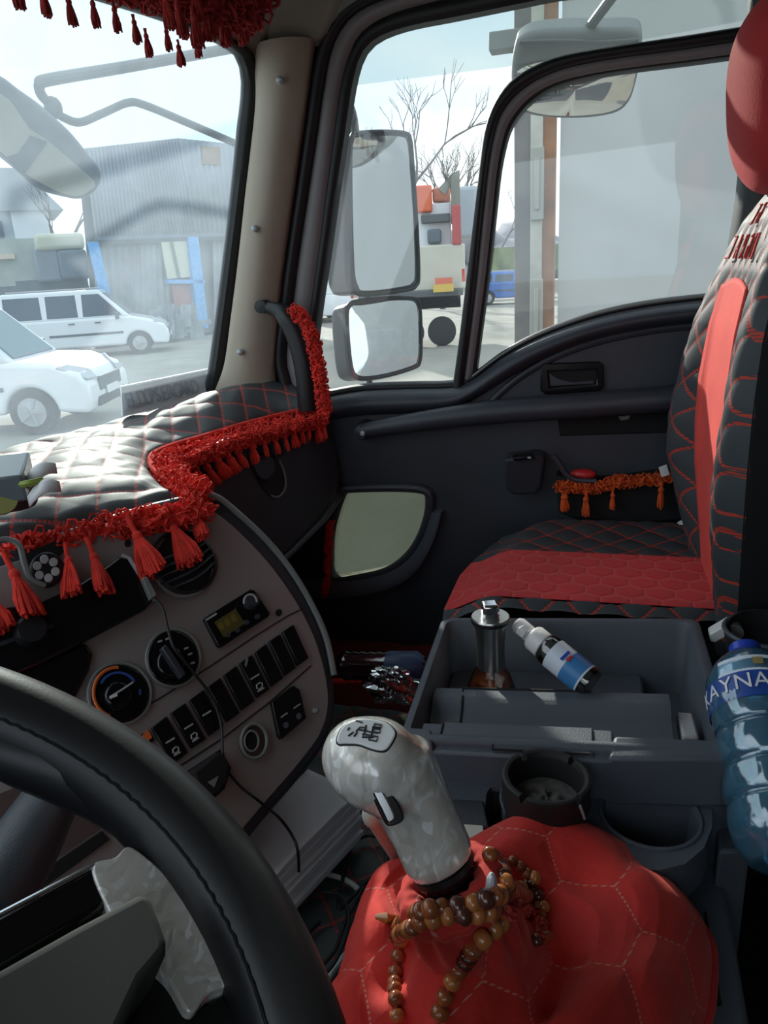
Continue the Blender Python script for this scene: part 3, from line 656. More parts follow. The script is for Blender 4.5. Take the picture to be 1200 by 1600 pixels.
obj('pointer', MB().tube(cp([(172, 1089), (190, 1078), (208, 1066)], .0235), .0012, 5), m['greyprint'], k1)
obj('pointer_tip', MB().tube(cp([(172, 1090), (183, 1086)], .0245), .0018, 5), m['white'], k1)
k2 = selector(270, 1028, 40, 43, 'fan_selector')
obj('knob', MB().prism(cp(circ(268, 1034, 22, 25, 28), .020), -CP.n*.012), m['gloss'], k2, bevel=.003)
obj('knob_grip', MB().prism(cp([(252, 1012), (260, 1006), (292, 1052), (284, 1060)], .030), -CP.n*.012), m['plastic'], k2, bevel=.002)
for a, b in ((250, 1003), (291, 1014), (297, 1023), (262, 999), (301, 1037)):
    obj('selector_mark', MB().tube(cp([(a-3, b), (a+3, b-2)], .010), .0014, 5), m['greyprint'], k2)
for a, b, rr in ((200, 849, 5), (436, 957, 5), (457, 1010, 2)):
    on_panel('panel_hole', circ(a, b, rr, rr*1.1, 12), .0045, .002, m['deep'], db, 0)
on_panel('screw', circ(493, 1110, 4, 4, 12), .0055, .003, m['screw'], db, .0005)
# rocker switch row
TL = [(216, 1151), (237, 1137), (267, 1114), (296, 1094), (325, 1073), (350, 1055), (375, 1036), (399, 1019), (421, 1002), (442, 987), (463, 972)]
for i in range(10):
    a, b = TL[i], TL[i+1]; f = i/9; hv = (35-11*f, 57-4*f)
    b = (a[0]+(b[0]-a[0])*.80, a[1]+(b[1]-a[1])*.80)
    if i == 0: hv = (10, 16)
    sw = on_panel('rocker_switch' if i else 'hazard_switch', [a, b, (b[0]+hv[0], b[1]+hv[1]), (a[0]+hv[0], a[1]+hv[1])], .008, .01, m['gloss'])
    if i == 0:
        sw['label'] = 'small switch with an orange marking'
        on_panel('orange_mark', [(a[0]+4, a[1]+1), (b[0]-2, b[1]), (b[0]+5, b[1]+12), (a[0]+9, a[1]+13)], .0095, .002, m['orange'], sw, 0)
    if i in (1, 2, 3, 6):
        mx, my = (a[0]+b[0])/2+hv[0]*.52, (a[1]+b[1])/2+hv[1]*.52
        obj('switch_line', MB().tube(cp([(mx-7, my+4), (mx+6, my-4)], .0092), .0011, 5), m['greyprint'], sw)
        if i != 3:
            nx, ny = (a[0]+b[0])/2+hv[0]*.80, (a[1]+b[1])/2+hv[1]*.78
            obj('switch_symbol', MB().tube(cp([(nx-5, ny+5), (nx-6, ny-1), (nx-1, ny-5), (nx+3, ny-4), (nx+3, ny+2), (nx-3, ny+6)], .0092), .0009, 5).tube(cp([(nx-4, ny+9), (nx+6, ny+3)], .0092), .0010, 5), m['greyprint'], sw)
    if i == 6: on_panel('switch_key', [(a[0]+8, a[1]+2), (b[0]-8, b[1]+4), (b[0]-6, b[1]+8), (a[0]+10, a[1]+6)], .010, .002, m['edge'], sw, 0)
# lighter socket
ls = obj('lighter_socket', MB().prism(cp(circ(395, 1158, 22, 29, 30), .005), -CP.n*.006), mat('socket_brown', (.09, .06, .05), .4), db, bevel=.001)
obj('socket_ring', MB().tube(cp(circ(397, 1158, 20, 27, 30), .008), .0022, 8, closed=True), m['edge'], ls)
obj('socket_barrel', MB().prism(cp(circ(393, 1158, 10, 16, 20), .0068), -CP.n*.004), m['deep'], ls)
obj('socket_rim', MB().tube(cp(circ(393, 1158, 11, 16, 24), .009), .0014, 6, closed=True), m['edge'], ls)
# double rocker block
dbk = on_panel('switch_block', [(425, 1097), (459, 1070), (469, 1078), (479, 1122), (440, 1155), (436, 1150)], .010, .012, m['gloss'])
for a, b in ((444, 1118), (464, 1104)):
    obj('switch_line', MB().tube(cp([(a-5, b+3), (a+5, b-4)], .0108), .0009, 5), m['greyprint'], dbk)
    on_panel('switch_symbol', circ(a+3, b+15, 4, 5, 10), .0112, .001, m['plastic2'], dbk, 0)
# empty storage recess lower left of the socket
on_panel('storage_recess', [(285, 1210), (345, 1170), (362, 1200), (352, 1232), (336, 1246), (312, 1240)], .006, .01, m['deep'])
on_panel('recess_fold', [(324, 1222), (343, 1212), (335, 1228)], .0075, .002, m['edge'])
# trim strips in the wheel opening
on_panel('lower_trim', [(0, 1240), (60, 1215), (190, 1270), (150, 1300), (90, 1340), (0, 1330)], .0045, .002, mat('brownish_trim', (.10, .065, .06), .5), db, 0)
on_panel('lower_trim_gap', [(-60, 1440), (80, 1352), (160, 1298), (172, 1312), (90, 1372), (-60, 1470)], .006, .003, m['deep'], db, 0)
# radio stack, dark
rd_ = on_panel('radio', [(-80, 960), (60, 942), (120, 915), (168, 884), (188, 868), (204, 872), (241, 936), (228, 951), (135, 1001), (60, 1040), (-80, 1100)], .016, .02, m['gloss'], db, .003)
obj('radio_knob', MB().lathe([(.0001, .014), (.014, .014), (.017, .010), (.018, 0)], CP.at(47, 988, .016), CP.n, 26), m['black'], rd_)
obj('radio_edge', MB().tube(cp([(190, 868), (202, 872), (222, 904), (242, 938)], .0175), .0024, 6), m['greyprint'], rd_)
obj('usb_plug', MB().prism(cp([(222, 903), (230, 900), (246, 930), (236, 936)], .027), -CP.n*.010), m['edge'], rd_, bevel=.001)
on_panel('stereo_lower', [(134, 1004), (146, 1022), (139, 1048), (128, 1070), (116, 1092), (60, 1120), (-80, 1150), (-80, 1094), (60, 1036)], .010, .012, m['gloss'], db, .003)
on_panel('stereo_slot', [(-20, 1010), (80, 975), (84, 979), (-16, 1016)], .0175, .002, m['plastic'], rd_, 0)
on_panel('pocket_dark', [(30, 870), (92, 842), (100, 862), (75, 880), (60, 905), (40, 900)], .005, .003, m['deep'], db, 0)
# things fixed to the console
gg = thing('light_puck', 'black round puck with six pale lamps on the console top left', 'lamp', CP.at(72, 888, .006))
obj('puck_body', MB().prism(cp(circ(74, 888, 27, 27, 30), .020), -CP.n*.012), m['black'], gg, bevel=.003)
for k in range(6):
    a = k*PI/3+.3; obj('lamp_cell', MB().prism(cp(circ(73+15*math.cos(a), 888+15*math.sin(a), 7, 7, 14), .0215), -CP.n*.003), m['greyprint'], gg, bevel=.001)
tag(obj('strap', MB().tube(smooth_path([CP.at(-10, 846, .034), CP.at(12, 843, .034), CP.at(30, 852, .034), CP.at(38, 880, .028), CP.at(48, 905, .022), CP.at(70, 915, .018)], 30), .0034, 6), m['edge']), 'pale grey strap curling round the six-lamp puck', 'strap')
cb = smooth_path([CP.at(238, 932, .024), CP.at(254, 950, .028), CP.at(263, 985, .030), CP.at(272, 1012, .034), CP.at(300, 1048, .028), CP.at(328, 1085, .020), CP.at(345, 1130, .018), CP.at(350, 1190, .02), CP.at(372, 1225, .015), CP.at(405, 1252, .015), onD(440, 1282, 1.02), onD(463, 1320, 1.0), onD(467, 1362, 1.02)], 90)
tag(obj('charger_cable', MB().tube(cb, .0019, 6), m['black']), 'thin black cable running from the radio down over the switches', 'cable')
pg = thing('charger_plug', 'black square charger plug hanging over the lighter socket area', 'plug', CP.at(330, 1215, .01))
obj('plug_body', MB().prism(cp([(300, 1205), (345, 1172), (360, 1196), (356, 1225), (338, 1246), (316, 1244)], .030), -CP.n*.022), m['deep'], pg, bevel=.004)
obj('plug_mark', MB().prism(cp([(325, 1222), (342, 1212), (335, 1230)], .0315), -CP.n*.002), m['edge'], pg)
# ---- ornament and box on the dash, placard against the glass
ZT = -.235
od = thing('dash_ornament', 'small ornament with two white petals on a green stem, on the dashboard cover', 'ornament', onZ(50, 770, ZT))
obj('pot', MB().lathe([(.022, 0), (.025, .004), (.026, .03), (.022, .036), (.0001, .036)], onZ(25, 792, ZT-.01), (0, 0, 1), 24), m['plastic'], od)
obj('stem', MB().tube(smooth_path([onZ(8, 755, ZT+.03), onZ(38, 756, ZT+.035), onZ(66, 750, ZT+.035)], 14), .004, 6), mat('green_stem', (.28, .36, .06), .5), od)
def petal(a, b, wdt, z):
    A, B = onZ(*a, z), onZ(*b, z+.012); t = nrm(B-A); s_ = nrm(np.cross(t, (0, 0, 1)))
    def fn(p, q): wv = wdt*math.sin(PI*min(1, max(0, p)))**.6; return A+(B-A)*p+s_*wv*(q-.5)*2+np.array((0, 0, .010*math.sin(PI*p)-.012*(q-.5)**2*4))
    return MB().grid(fn, 16, 6)
obj('petal', petal((36, 752), (87, 724), .013, ZT+.03), m['white'], od, solid=.002)
obj('petal', petal((42, 776), (93, 752), .014, ZT+.02), m['white'], od, solid=.002)
obj('green_dial', MB().lathe([(.0001, 0), (.018, 0), (.018, .006), (.0001, .006)], onZ(0, 780, ZT+.02), (-.6, -.6, .4), 20), mat('olive_dial', (.30, .29, .08), .5), od)
tag(obj('dash_box', MB().prism([onZ(x, y, ZT+.045) for x, y in ((-40, 716), (46, 706), (34, 742), (-50, 752))], (0, 0, -.03)), mat('slate_box', (.15, .18, .20), .3), bevel=.003), 'flat slate-grey box at the left end of the dashboard cover', 'box')
# placard
PC = Plane(WS.p-WS.n*.0+np.array((0, -.012, 0)), WS.n*.6+np.array((-.25, -.4, .15)))
PP = Plane(np.array((1.25, .875, -.235)), (-.25, -1, .25))
pcd = thing('placard', 'pale lettered placard leaning on the windshield at the dashboard foot', 'sign', PP.at(260, 630))
q = [PP.at(x, y) for x, y in ((190, 608), (322, 581), (326, 622), (192, 650))]
obj('board', MB().prism(q, -PP.n*.004), mat('placard_grey', (.80, .77, .78), .5), pcd)
obj('top_rim', MB().tube([PP.at(188, 606, .002), PP.at(326, 578, .002)], .0035, 6), m['white'], pcd)
for i, ch in enumerate('ELDOPSERGARD'):
    cu = bpy.data.curves.new('placard_letter', 'FONT'); cu.body = ch; cu.size = .042; cu.extrude = .0006
    t_ = bpy.data.objects.new('letter', cu); C.objects.link(t_)
    me = bpy.data.meshes.new_from_object(t_); bpy.data.objects.remove(t_)
    l = bpy.data.objects.new('letter', me); C.objects.link(l); me.materials.append(mat('placard_ink', (.40, .38, .42), .6) if 'placard_ink' not in bpy.data.materials else bpy.data.materials['placard_ink'])
    p0 = PP.at(199+i*9.3, 637-i*2.0, .0015); ux = nrm(PP.at(322, 611)-PP.at(199, 637)); uy = np.cross(PP.n, ux)
    l.parent = pcd; b_ = np.array(ROOT[pcd.name]); p0 = p0-b_
    l.matrix_local = Matrix(((ux[0]*.8, uy[0], PP.n[0], p0[0]), (ux[1]*.8, uy[1], PP.n[1], p0[1]), (ux[2]*.8, uy[2], PP.n[2], p0[2]), (0, 0, 0, 1)))
# ---- pillar grab handle wrapped in quilt with red fringe
gh = thing('pillar_handle', 'grab handle on the pillar wrapped in black quilting with red yarn', 'grab handle', onX(480, 560, 1.43))
hpth = smooth_path(onXs([(418, 480), (440, 488), (457, 510), (470, 545), (478, 585), (482, 640)], 1.425), 40)
obj('grip', MB().tube(hpth, [.012+.010*sm(i/14) for i in range(len(hpth))], 12), m['leather'], gh)
obj('mount', MB().lathe([(.013, 0), (.013, .03), (.0001, .032)], onX(416, 478, 1.45), (-.9, 0, 0), 16), m['black'], gh)
fz = onXs([(460, 484), (478, 505), (490, 535), (498, 575), (504, 615), (508, 645)], 1.40)
obj('yarn_band', fuzz(smooth_path(fz, 40), .011, 700, .009, 13), m['yarn'], gh)['kind'] = 'stuff'
lowf = thing('side_fringe', 'narrow red yarn fringe hanging beside the low door window', 'fringe', onX(512, 870, 1.46))
obj('yarn_band', fuzz(onXs([(516, 815), (513, 850), (512, 890), (508, 930)], 1.46), .006, 220, .007, 15), m['yarn'], lowf)['kind'] = 'stuff'
# ================================================================ STEERING WHEEL
wc = np.array((.066, .297, -.264)); wa, wb_, WR = .4606, .0175, .2525
wn = np.array((math.sin(wb_), -math.sin(wa)*math.cos(wb_), math.cos(wa)*math.cos(wb_)))
wu = nrm(np.cross(wn, (0, 0, 1.))); wv = np.cross(wn, wu)
sw_ = thing('steering_wheel', 'black leather steering wheel with pearl spoke insert and grey hub', 'steering wheel', wc)
rp = [wc+WR*(math.cos(2*PI*i/120)*wu+math.sin(2*PI*i/120)*wv) for i in range(120)]
obj('rim', MB().tube(rp, .0255, 20, closed=True, up=wn), m['leather'], sw_)
obj('rim_seam', MB().tube([wc+(WR-.020)*(math.cos(2*PI*i/360)*wu+math.sin(2*PI*i/360)*wv)+wn*.0165+wn*.0006*math.sin(i*3) for i in range(360)], .0008, 5, closed=True), m['leather'], sw_)
WP = Plane(wc-wn*.004, wn); 
def wp(pts, h=0): return [WP.at(x, y, h) for x, y in pts]
# thumb grip swelling inside the rim where the spoke meets it
tg = [wc+(WR-.018)*(math.cos(t)*wu+math.sin(t)*wv)-wn*.004 for t in np.linspace(math.radians(80), math.radians(140), 30)]
obj('thumb_grip', MB().tube(smooth_path(wp([(-60, 1150), (20, 1170), (110, 1195), (175, 1225), (215, 1270), (225, 1320)], -.004), 30), [.005+.019*math.sin(PI*min(30, i)/30)**.6 for i in range(31)], 14), m['leather'], sw_)
obj('spoke_insert', MB().prism(smooth_path(wp([(145, 1352), (180, 1338), (203, 1322), (245, 1352), (290, 1398), (330, 1450), (355, 1505), (372, 1532), (330, 1548), (297, 1582), (262, 1530), (205, 1480), (165, 1410)], .004), 70, True), -wn*.012), m['pearl'], sw_, bevel=.003, seg=3)
obj('upper_spoke', MB().prism(wp([(-220, 1545), (0, 1430), (147, 1352), (182, 1405), (40, 1490), (-200, 1640)], .002), -wn*.02), m['gloss'], sw_, bevel=.003)
obj('spoke_bead', MB().tube(wp([(-220, 1543), (0, 1428), (147, 1351)], .003), .0012, 6), m['chrome'], sw_)
obj('hub_pad', MB().prism(wp([(-260, 1640), (0, 1512), (120, 1445), (218, 1394), (232, 1394), (241, 1406), (262, 1466), (262, 1484), (250, 1500), (225, 1530), (175, 1640), (150, 1760), (-260, 1900)], .030), -wn*.045), m['hub'], sw_, bevel=.007, seg=4)
obj('lower_spoke', MB().prism(wp([(240, 1510), (262, 1535), (300, 1585), (350, 1550), (400, 1620), (390, 1720), (180, 1760), (190, 1620)], -.002), -wn*.02), m['deep'], sw_, bevel=.003)
obj('column_cover', MB().prism(wp([(-200, 1500), (150, 1400), (240, 1500), (250, 1700), (-100, 1800)], -.05), -wn*.22), m['deep'], sw_, bevel=.01)
# column stalk
st = thing('column_stalk', 'black ribbed column stalk seen through the steering wheel opening', 'stalk', onD(40, 1350, .62))
obj('stalk_body', MB().tube([onD(85, 1240, .74), onD(45, 1310, .70), (onD(-30, 1440, .66))], [.023, .027, .030], 18), m['plastic'], st)
obj('stalk_cap', MB().tube([onD(92, 1229, .75), onD(85, 1240, .74)], [.017, .0235], 18), m['plastic2'], st)
obj('stalk_rib', MB().tube([onD(55, 1240, .712), onD(15, 1310, .672), onD(-45, 1420, .64)], .0025, 6), m['edge'], st)
# ================================================================ PASSENGER SEAT
seat = thing('passenger_seat', 'passenger seat in red suede and black diamond quilting with round red headrest', 'seat', (1.22, 0, -1.2))
XC = 1.22
def cush_front(x): return interp(x, [.92, 1.0, 1.05, 1.2, 1.3, 1.38, 1.43, 1.47, 1.49], [.19, .215, .22, .218, .200, .165, .12, .04, -.05])
def cush(p, q):
    x = 1.045+(1.485-1.045)*p; yf = cush_front(x); yb = -.24
    s_ = q*1.25                                     # 0..1 top, 1..1.25 the front roll
    y = yb+(yf-yb)*min(1, s_); z = -.500
    e = 1-min(1, s_); z -= .030*(1-sm(e/.22))**1.6
    z -= .040*(1-sm((1.485-x)/.07))+.012*(1-sm((x-1.045)/.02)); z += .010*math.exp(-((x-1.40)/.05)**2)
    if s_ > 1: z = z-(s_-1)*.9; y = y-.02*(s_-1)
    return np.array((x, y, z))
def seam_x(y): return 1.262+.02*(y/.2)*.0
for nm, a, b, mt, kind in (('side_bolster', (1.262-1.045)/.44, 1, 'quilt_seat', 'q'), ('cushion_centre', (1.062-1.045)/.44, (1.262-1.045)/.44, 'red_seat', 'h'), ('side_bolster', 0, (1.062-1.045)/.44, 'quilt_seat', 'q')):
    def fn(p, q, kind=kind):
        P = cush(p, q)
        if kind == 'q':
            u, v = P[0]/.055, P[1]/.055; u, v = u*.9+v*.75, -u*.9+v*.75
            P = P+np.array((0, 0, .005*quiltz(u, v)))
        else: P = P+np.array((0, 0, .004))
        return P
    mb = MB().grid(fn, 70, 130, a=(a, b))
    if kind == 'q': mb.uv = {i: ((p[0]*.9+p[1]*.75)/.055, (-p[0]*.9+p[1]*.75)/.055) for i, p in enumerate(mb.v)}
    else: mb.uv = {i: (p[1]/.044, p[0]/.044+p[2]*(-8 if p[2] < -.52 else 0)) for i, p in enumerate(mb.v)}
    obj(nm, mb, m[mt], seat, angle=None)
obj('seat_base', MB().box((1.265, -.03, -.67), (.42, .42, .24)), m['deep'], seat, bevel=.03)
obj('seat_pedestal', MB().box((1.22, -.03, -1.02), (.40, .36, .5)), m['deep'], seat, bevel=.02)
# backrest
Zk = [-.56, -.49, -.40, -.33, -.265, -.19, -.11, -.03, .036, .075, .10]
Y0 = [-.195, -.190, -.184, -.180, -.178, -.178, -.183, -.196, -.215, -.235, -.26]
YB = [-.180, -.172, -.148, -.130, -.131, -.143, -.160, -.188, -.215, -.240, -.27]
Wk = [.19, .205, .225, .238, .242, .240, .228, .205, .175, .135, .09]
XB = 1.175
def back(u, z, lift=0):
    """u in [-1, 1] across the front"""
    W = interp(z, Zk, Wk); y0 = interp(z, Zk, Y0); yb = interp(z, Zk, YB); a = abs(u)
    bump = sm((a-.30)/.35)*(1-sm((a-.72)/.28)**1.5) if u > 0 else sm((a-.52)/.2)*(1-sm((a-.82)/.18))
    edge = .075*max(0, (a-.78)/.22)**2 if u > 0 else .016*max(0, (a-.86)/.14)**2
    y = y0+(yb-y0)*bump*(interp(z, [-.45, -.2], [.45, .30]) if u < 0 else 1)-edge
    return np.array((XB+W*u*(.80 if u < 0 else 1), y+lift, z))
def quv(P, s=.042): return ((P[0]*1.0-P[1]*.8+P[2]*.62)/s, (-P[0]*1.0+P[1]*.8+P[2]*.62)/s)
def backq(p, q):
    u = -1+2*p; z = -.56+.655*q; P = back(u, z); a, b = quv(P)
    return P+np.array((0, .0035*quiltz(a, b), 0))
mb = MB().grid(backq, 150, 190); mb.uv = {i: quv(p) for i, p in enumerate(mb.v)}
obj('backrest', mb, m['quilt_seat'], seat, angle=None)
def insert(p, q):
    z = -.54+q*(.485-.03*(2*p-1)**2*0); top = -.052-.012*(1-(2*p-1)**2)*-1
    z = -.54+q*(top+.54); wd = interp(z, [-.54, -.4, -.2, -.04], [.32, .38, .42, .42])
    return back((2*p-1)*(wd if p > .5 else wd*1.32), z, .006)
obj('red_insert', MB().grid(insert, 24, 60), m['red_back'], seat, solid=.004, angle=None)
def shell(p, q):
    z = -.60+.70*q; W = interp(z, Zk, Wk); a = PI*p; y0 = back(-1, max(z, -.56))[1]*(1-p)+back(1, max(z, -.56))[1]*p
    return np.array((XB-W*math.cos(a)*(.80 if a < PI/2 else 1), y0+.004-.13*math.sin(a)**.6*(1-.35*q), z))
obj('back_shell', MB().grid(shell, 30, 30), m['deep'], seat, angle=None)
obj('shoulder_cap', MB().grid(lambda p, q: np.array((XB+(2*p-1)*interp(.095, Zk, Wk)*(.8 if p < .5 else 1)*(1-.25*q), (back(2*p-1, .095)[1]*(1-q)+(-.345)*q), .095+.010*math.sin(PI*q)-.03*q*q)), 20, 8), m['quilt_seat'], seat, angle=None)
for dx in (-.05, .05): obj('headrest_post', MB().tube([(XB+dx, -.27, .06), (XB+dx, -.265, .13)], .006, 10), m['chrome'], seat)
def hd(p, q):
    a = 2*PI*p; b = PI*q; e = .75
    f = lambda t: math.copysign(abs(t)**e, t)
    x, y, z = f(math.cos(a))*math.sin(b)**e, f(math.sin(a))*math.sin(b)**e, -f(math.cos(b))
    return np.array((XB+.135*x, -.230+.066*y+.012*z, .180+.116*z))
hb = MB().grid(hd, 48, 30, cu=True)
obj('headrest', hb, m['red_head'], seat, angle=None)
# red embroidery on the upper backrest
def letter(mb, strokes, u0, z0, s):
    for st_ in strokes:
        P = []
        for a, b in st_:
            q_ = back(u0+a*s/.2, z0+b*s*1.0, .010); P.append(q_)
        mb.tube(P, .0015, 5)
GLY = {'F': [[(0, 0), (0, 1), (.6, 1)], [(0, .55), (.5, .55)]], 'O': [[(0, 0), (0, 1), (.6, 1), (.6, 0), (0, 0)]], 'R': [[(0, 0), (0, 1), (.6, 1), (.6, .5), (0, .5), (.6, 0)]], 'D': [[(0, 0), (0, 1), (.4, 1), (.65, .6), (.6, .15), (.4, 0), (0, 0)]], 'C': [[(.6, 1), (0, 1), (0, 0), (.6, 0)]], 'A': [[(0, 0), (.3, 1), (.6, 0)], [(.12, .4), (.48, .4)]], 'G': [[(.6, .9), (0, 1), (0, 0), (.6, 0), (.6, .5), (.3, .5)]]}
for wd_, u0_, z0_, s_h in (('CARGO', .40, -.014, .030), ('CG', .02, .030, .024)):
    for k, ch in enumerate(wd_):
        em = MB(); letter(em, GLY[ch], u0_-k*.24, z0_, s_h); obj('embroidered_letter', em, m['stitchred'], seat)
# white buckle bracket and belt bits beside the seat
bk = thing('seat_bracket', 'pale metal hinge bracket beside the seat base near the water bottle', 'bracket', onX(1135, 990, .96))
obj('arm', MB().prism([onX(x, y, .955) for x, y in ((1109, 991), (1140, 973), (1153, 978), (1149, 988), (1118, 1005), (1110, 1003))], (.02, 0, 0)), m['white'], bk, bevel=.002)
obj('pivot', MB().lathe([(.0001, -.006), (.012, -.006), (.012, .01)], onX(1145, 984, .96), (-1, 0, 0), 16), m['edge'], bk)
tag(obj('belt_buckle', MB().prism([onX(x, y, 1.40) for x, y in ((1058, 822), (1076, 812), (1080, 817), (1062, 828))], (.02, 0, 0)), m['white'], bevel=.002), 'white plastic tip in the gap behind the seat cushion', 'buckle')
ch_ = thing('round_holder', 'black round holder with grey rim beside the seat at the right edge', 'cup holder', onX(1185, 990, .93))
obj('cup', MB().lathe([(.040, -.05), (.045, 0), (.041, .002), (.036, -.03), (.0001, -.04)], onX(1192, 985, .93), (-.2, .1, 1), 28, caps=False), m['deep'], ch_)
obj('rim', MB().tube([onX(1192, 985, .93)+np.array((.045*math.cos(t), .045*math.sin(t), 0)) for t in np.linspace(0, 2*PI, 30)[:-1]], .003, 6, closed=True), m['plastic2'], ch_)
# ================================================================ CENTRE CONSOLE WITH TRAY
c00, c10 = onZ(622, 1152, -.500), onZ(1157, 1176, -.478)     # near edge, front / rear
c01, c11 = onZ(690, 963, -.500), onZ(1092, 964, -.480)       # far edge
con = thing('centre_console', 'dark grey plastic centre console with open tray and cup holders', 'console', (.75, .02, -1.0))
def T(s, t, z=0): return (c00*(1-s)+c10*s)*(1-t)+(c01*(1-s)+c11*s)*t+np.array((0, 0, z))
def st_of(x, y, z=0):
    """tray coordinates of a photo point lying z below the rim plane"""
    s, t = .5, .5
    for _ in range(30):
        P = T(s, t, z); d = ray(x, y)
        k = P[2]/d[2]; Q = d*k; e = Q-P; ds, dt = T(s+.01, t, z)-P, T(s, t+.01, z)-P
        A = np.array([[ds[0], dt[0]], [ds[1], dt[1]]])/.01; sol = np.linalg.solve(A, e[:2]); s += sol[0]; t += sol[1]
    return s, t
def rr(s0, s1, t0, t1, r, z=0, n=6):
    o = []
    for (a, b, st0) in ((s1-r, t1-r, 0), (s0+r, t1-r, PI/2), (s0+r, t0+r, PI), (s1-r, t0+r, 3*PI/2)):
        for i in range(n+1): q = st0+PI/2*i/n; o.append(T(a+r*math.cos(q), b+r*math.sin(q), z))
    return o
# outer body and rim as one closed wall section swept round the tray
def wall(mb, loops, cap_last=False):
    n = len(loops[0]); vs = [p for L in loops for p in L]
    fs = [(i*n+k, i*n+(k+1) % n, (i+1)*n+(k+1) % n, (i+1)*n+k) for i in range(len(loops)-1) for k in range(n)]
    if cap_last: fs.append(tuple((len(loops)-1)*n+k for k in range(n)))
    return mb.add(vs, fs)
NI = .035
mb = MB()
wall(mb, [rr(-.03, 1.03, -.02, 1.02, .06, -.42), rr(-.015, 1.015, -.012, 1.01, .06, -.06), rr(0, 1, 0, 1, .06, -.006), rr(.004, .996, .006, .994, .055, -.0015), rr(.015, .985, .02, .98, .05, 0), rr(.028, .965, .035, .965, .045, -.001), rr(NI, .958, .05, .955, .045, -.008), rr(.05, .95, .07, .93, .04, -.095), rr(.06, .94, .08, .92, .03, -.105)], True)
obj('tray', mb, m['plastic2'], con, angle=50)
# shelf step along the far wall
obj('tray_step', MB().prism(rr(.05, .80, .46, .93, .03, -.078), (0, 0, -.02)), m['plastic2'], con, bevel=.004)
# round dip in the tray floor
sx, tx = st_of(955, 1040, -.078)
obj('tray_dip', MB().lathe([(.0001, -.0005), (.038, -.0005), (.040, .0015), (.042, .0)], T(.66, .62, -.0775), (0, 0, 1), 30), m['plastic'], con)
# raised lid: profile across the tray
LP = [(.50, -.055), (.49, -.030), (.475, -.0245), (.40, -.023), (.375, -.026), (.34, -.036), (.26, -.043), (.18, -.044), (.135, -.038), (.125, -.026), (.04, -.022), (.00, -.022)]
def lidsurf(s, q, h=0):
    i = q*(len(LP)-1); a = int(min(len(LP)-2, i)); t = i-a
    tt_ = LP[a][0]*(1-t)+LP[a+1][0]*t; z = LP[a][1]*(1-t)+LP[a+1][1]*t
    return T(s, tt_, z+h)
obj('lid_block', MB().grid(lambda p, q: lidsurf(.052+.80*p, q), 40, 44).grid(lambda p, q: T(.852, .5-.5*p, interp(-(.5-.5*p), [-v[0] for v in LP], [v[1] for v in LP])*(1-q)-.09*q), 20, 4), m['plastic2'], con, angle=40)
def on_lid(x, y, h=0):
    best = None
    for k in range(90):
        q = k/89
        for _ in (0,):
            P0, P1 = lidsurf(0, q, h), lidsurf(1, q, h); d = ray(x, y); n_ = np.cross(P1-P0, d); 
            # plane through the viewer and P0-P1 contains d when the point projects on this line
            c = R.T@P0; c2 = R.T@P1
            ya, xa = 800+F*c[1]/c[2], 600+F*c[0]/c[2]; yb_, xb = 800+F*c2[1]/c2[2], 600+F*c2[0]/c2[2]
            f = (x-xa)/(xb-xa); e = abs(ya+(yb_-ya)*f-y)
            if best is None or e < best[0]:
                s = f*c[2]/(f*c[2]+(1-f)*c2[2]) if True else f
                best = (e, f, q, s)
    return lidsurf(best[3], best[2], h)
gr = []
for L in ([(724, 1072), (722, 1105), (718, 1140), (716, 1150)], [(724, 1072), (800, 1072), (924, 1072)], [(924, 1072), (924, 1110), (923, 1150), (921, 1164)]):
    Q = []
    for (a, b), (c, d) in zip(L[:-1], L[1:]):
        for k in range(8): Q.append((a+(c-a)*k/8, b+(d-b)*k/8))
    Q.append(L[-1]); gr.append([on_lid(x, y, .0006) for x, y in Q])
g_ = MB()
for Q in gr: g_.tube(Q, .0016, 6)
obj('lid_gap', g_, m['deep'], con)
# middle ledge over the near rim: tongue of the lid and its gap
obj('lid_tongue', MB().prism([T(.13, .13, -.004), T(.60, .13, -.004), T(.60, -.02, -.006), T(.50, -.02, -.006), T(.30, -.02, -.006), T(.30, .03, -.004), T(.13, .03, -.004)], (0, 0, -.03)), m['plastic2'], con, bevel=.002)
obj('near_ledge', MB().prism([T(.06, .13, -.006), T(.66, .13, -.006), T(.66, -.035, -.010), T(.60, -.035, -.010), T(.10, -.03, -.010), T(.06, .0, -.008)], (0, 0, -.05)), m['plastic2'], con, bevel=.003)
obj('tongue_gap', MB().tube([T(.13, .11, -.0035), T(.13, .03, -.0035), T(.30, .03, -.0035), T(.30, -.02, -.0055), T(.59, -.02, -.0055)], .0014, 6), m['deep'], con)
# near rim shoulders left and right of the ledge
obj('rim_shoulder', MB().prism([T(-.01, .06, .002), T(.10, .06, .002), T(.12, -.03, -.004), T(.0, -.02, -.002)], (0, 0, -.06)), m['plastic2'], con, bevel=.004, seg=3)
obj('rim_shoulder', MB().prism([T(.66, .06, .002), T(1.0, .06, .002), T(1.005, -.022, -.002), T(.64, -.035, -.006)], (0, 0, -.06)), m['plastic2'], con, bevel=.004, seg=3)
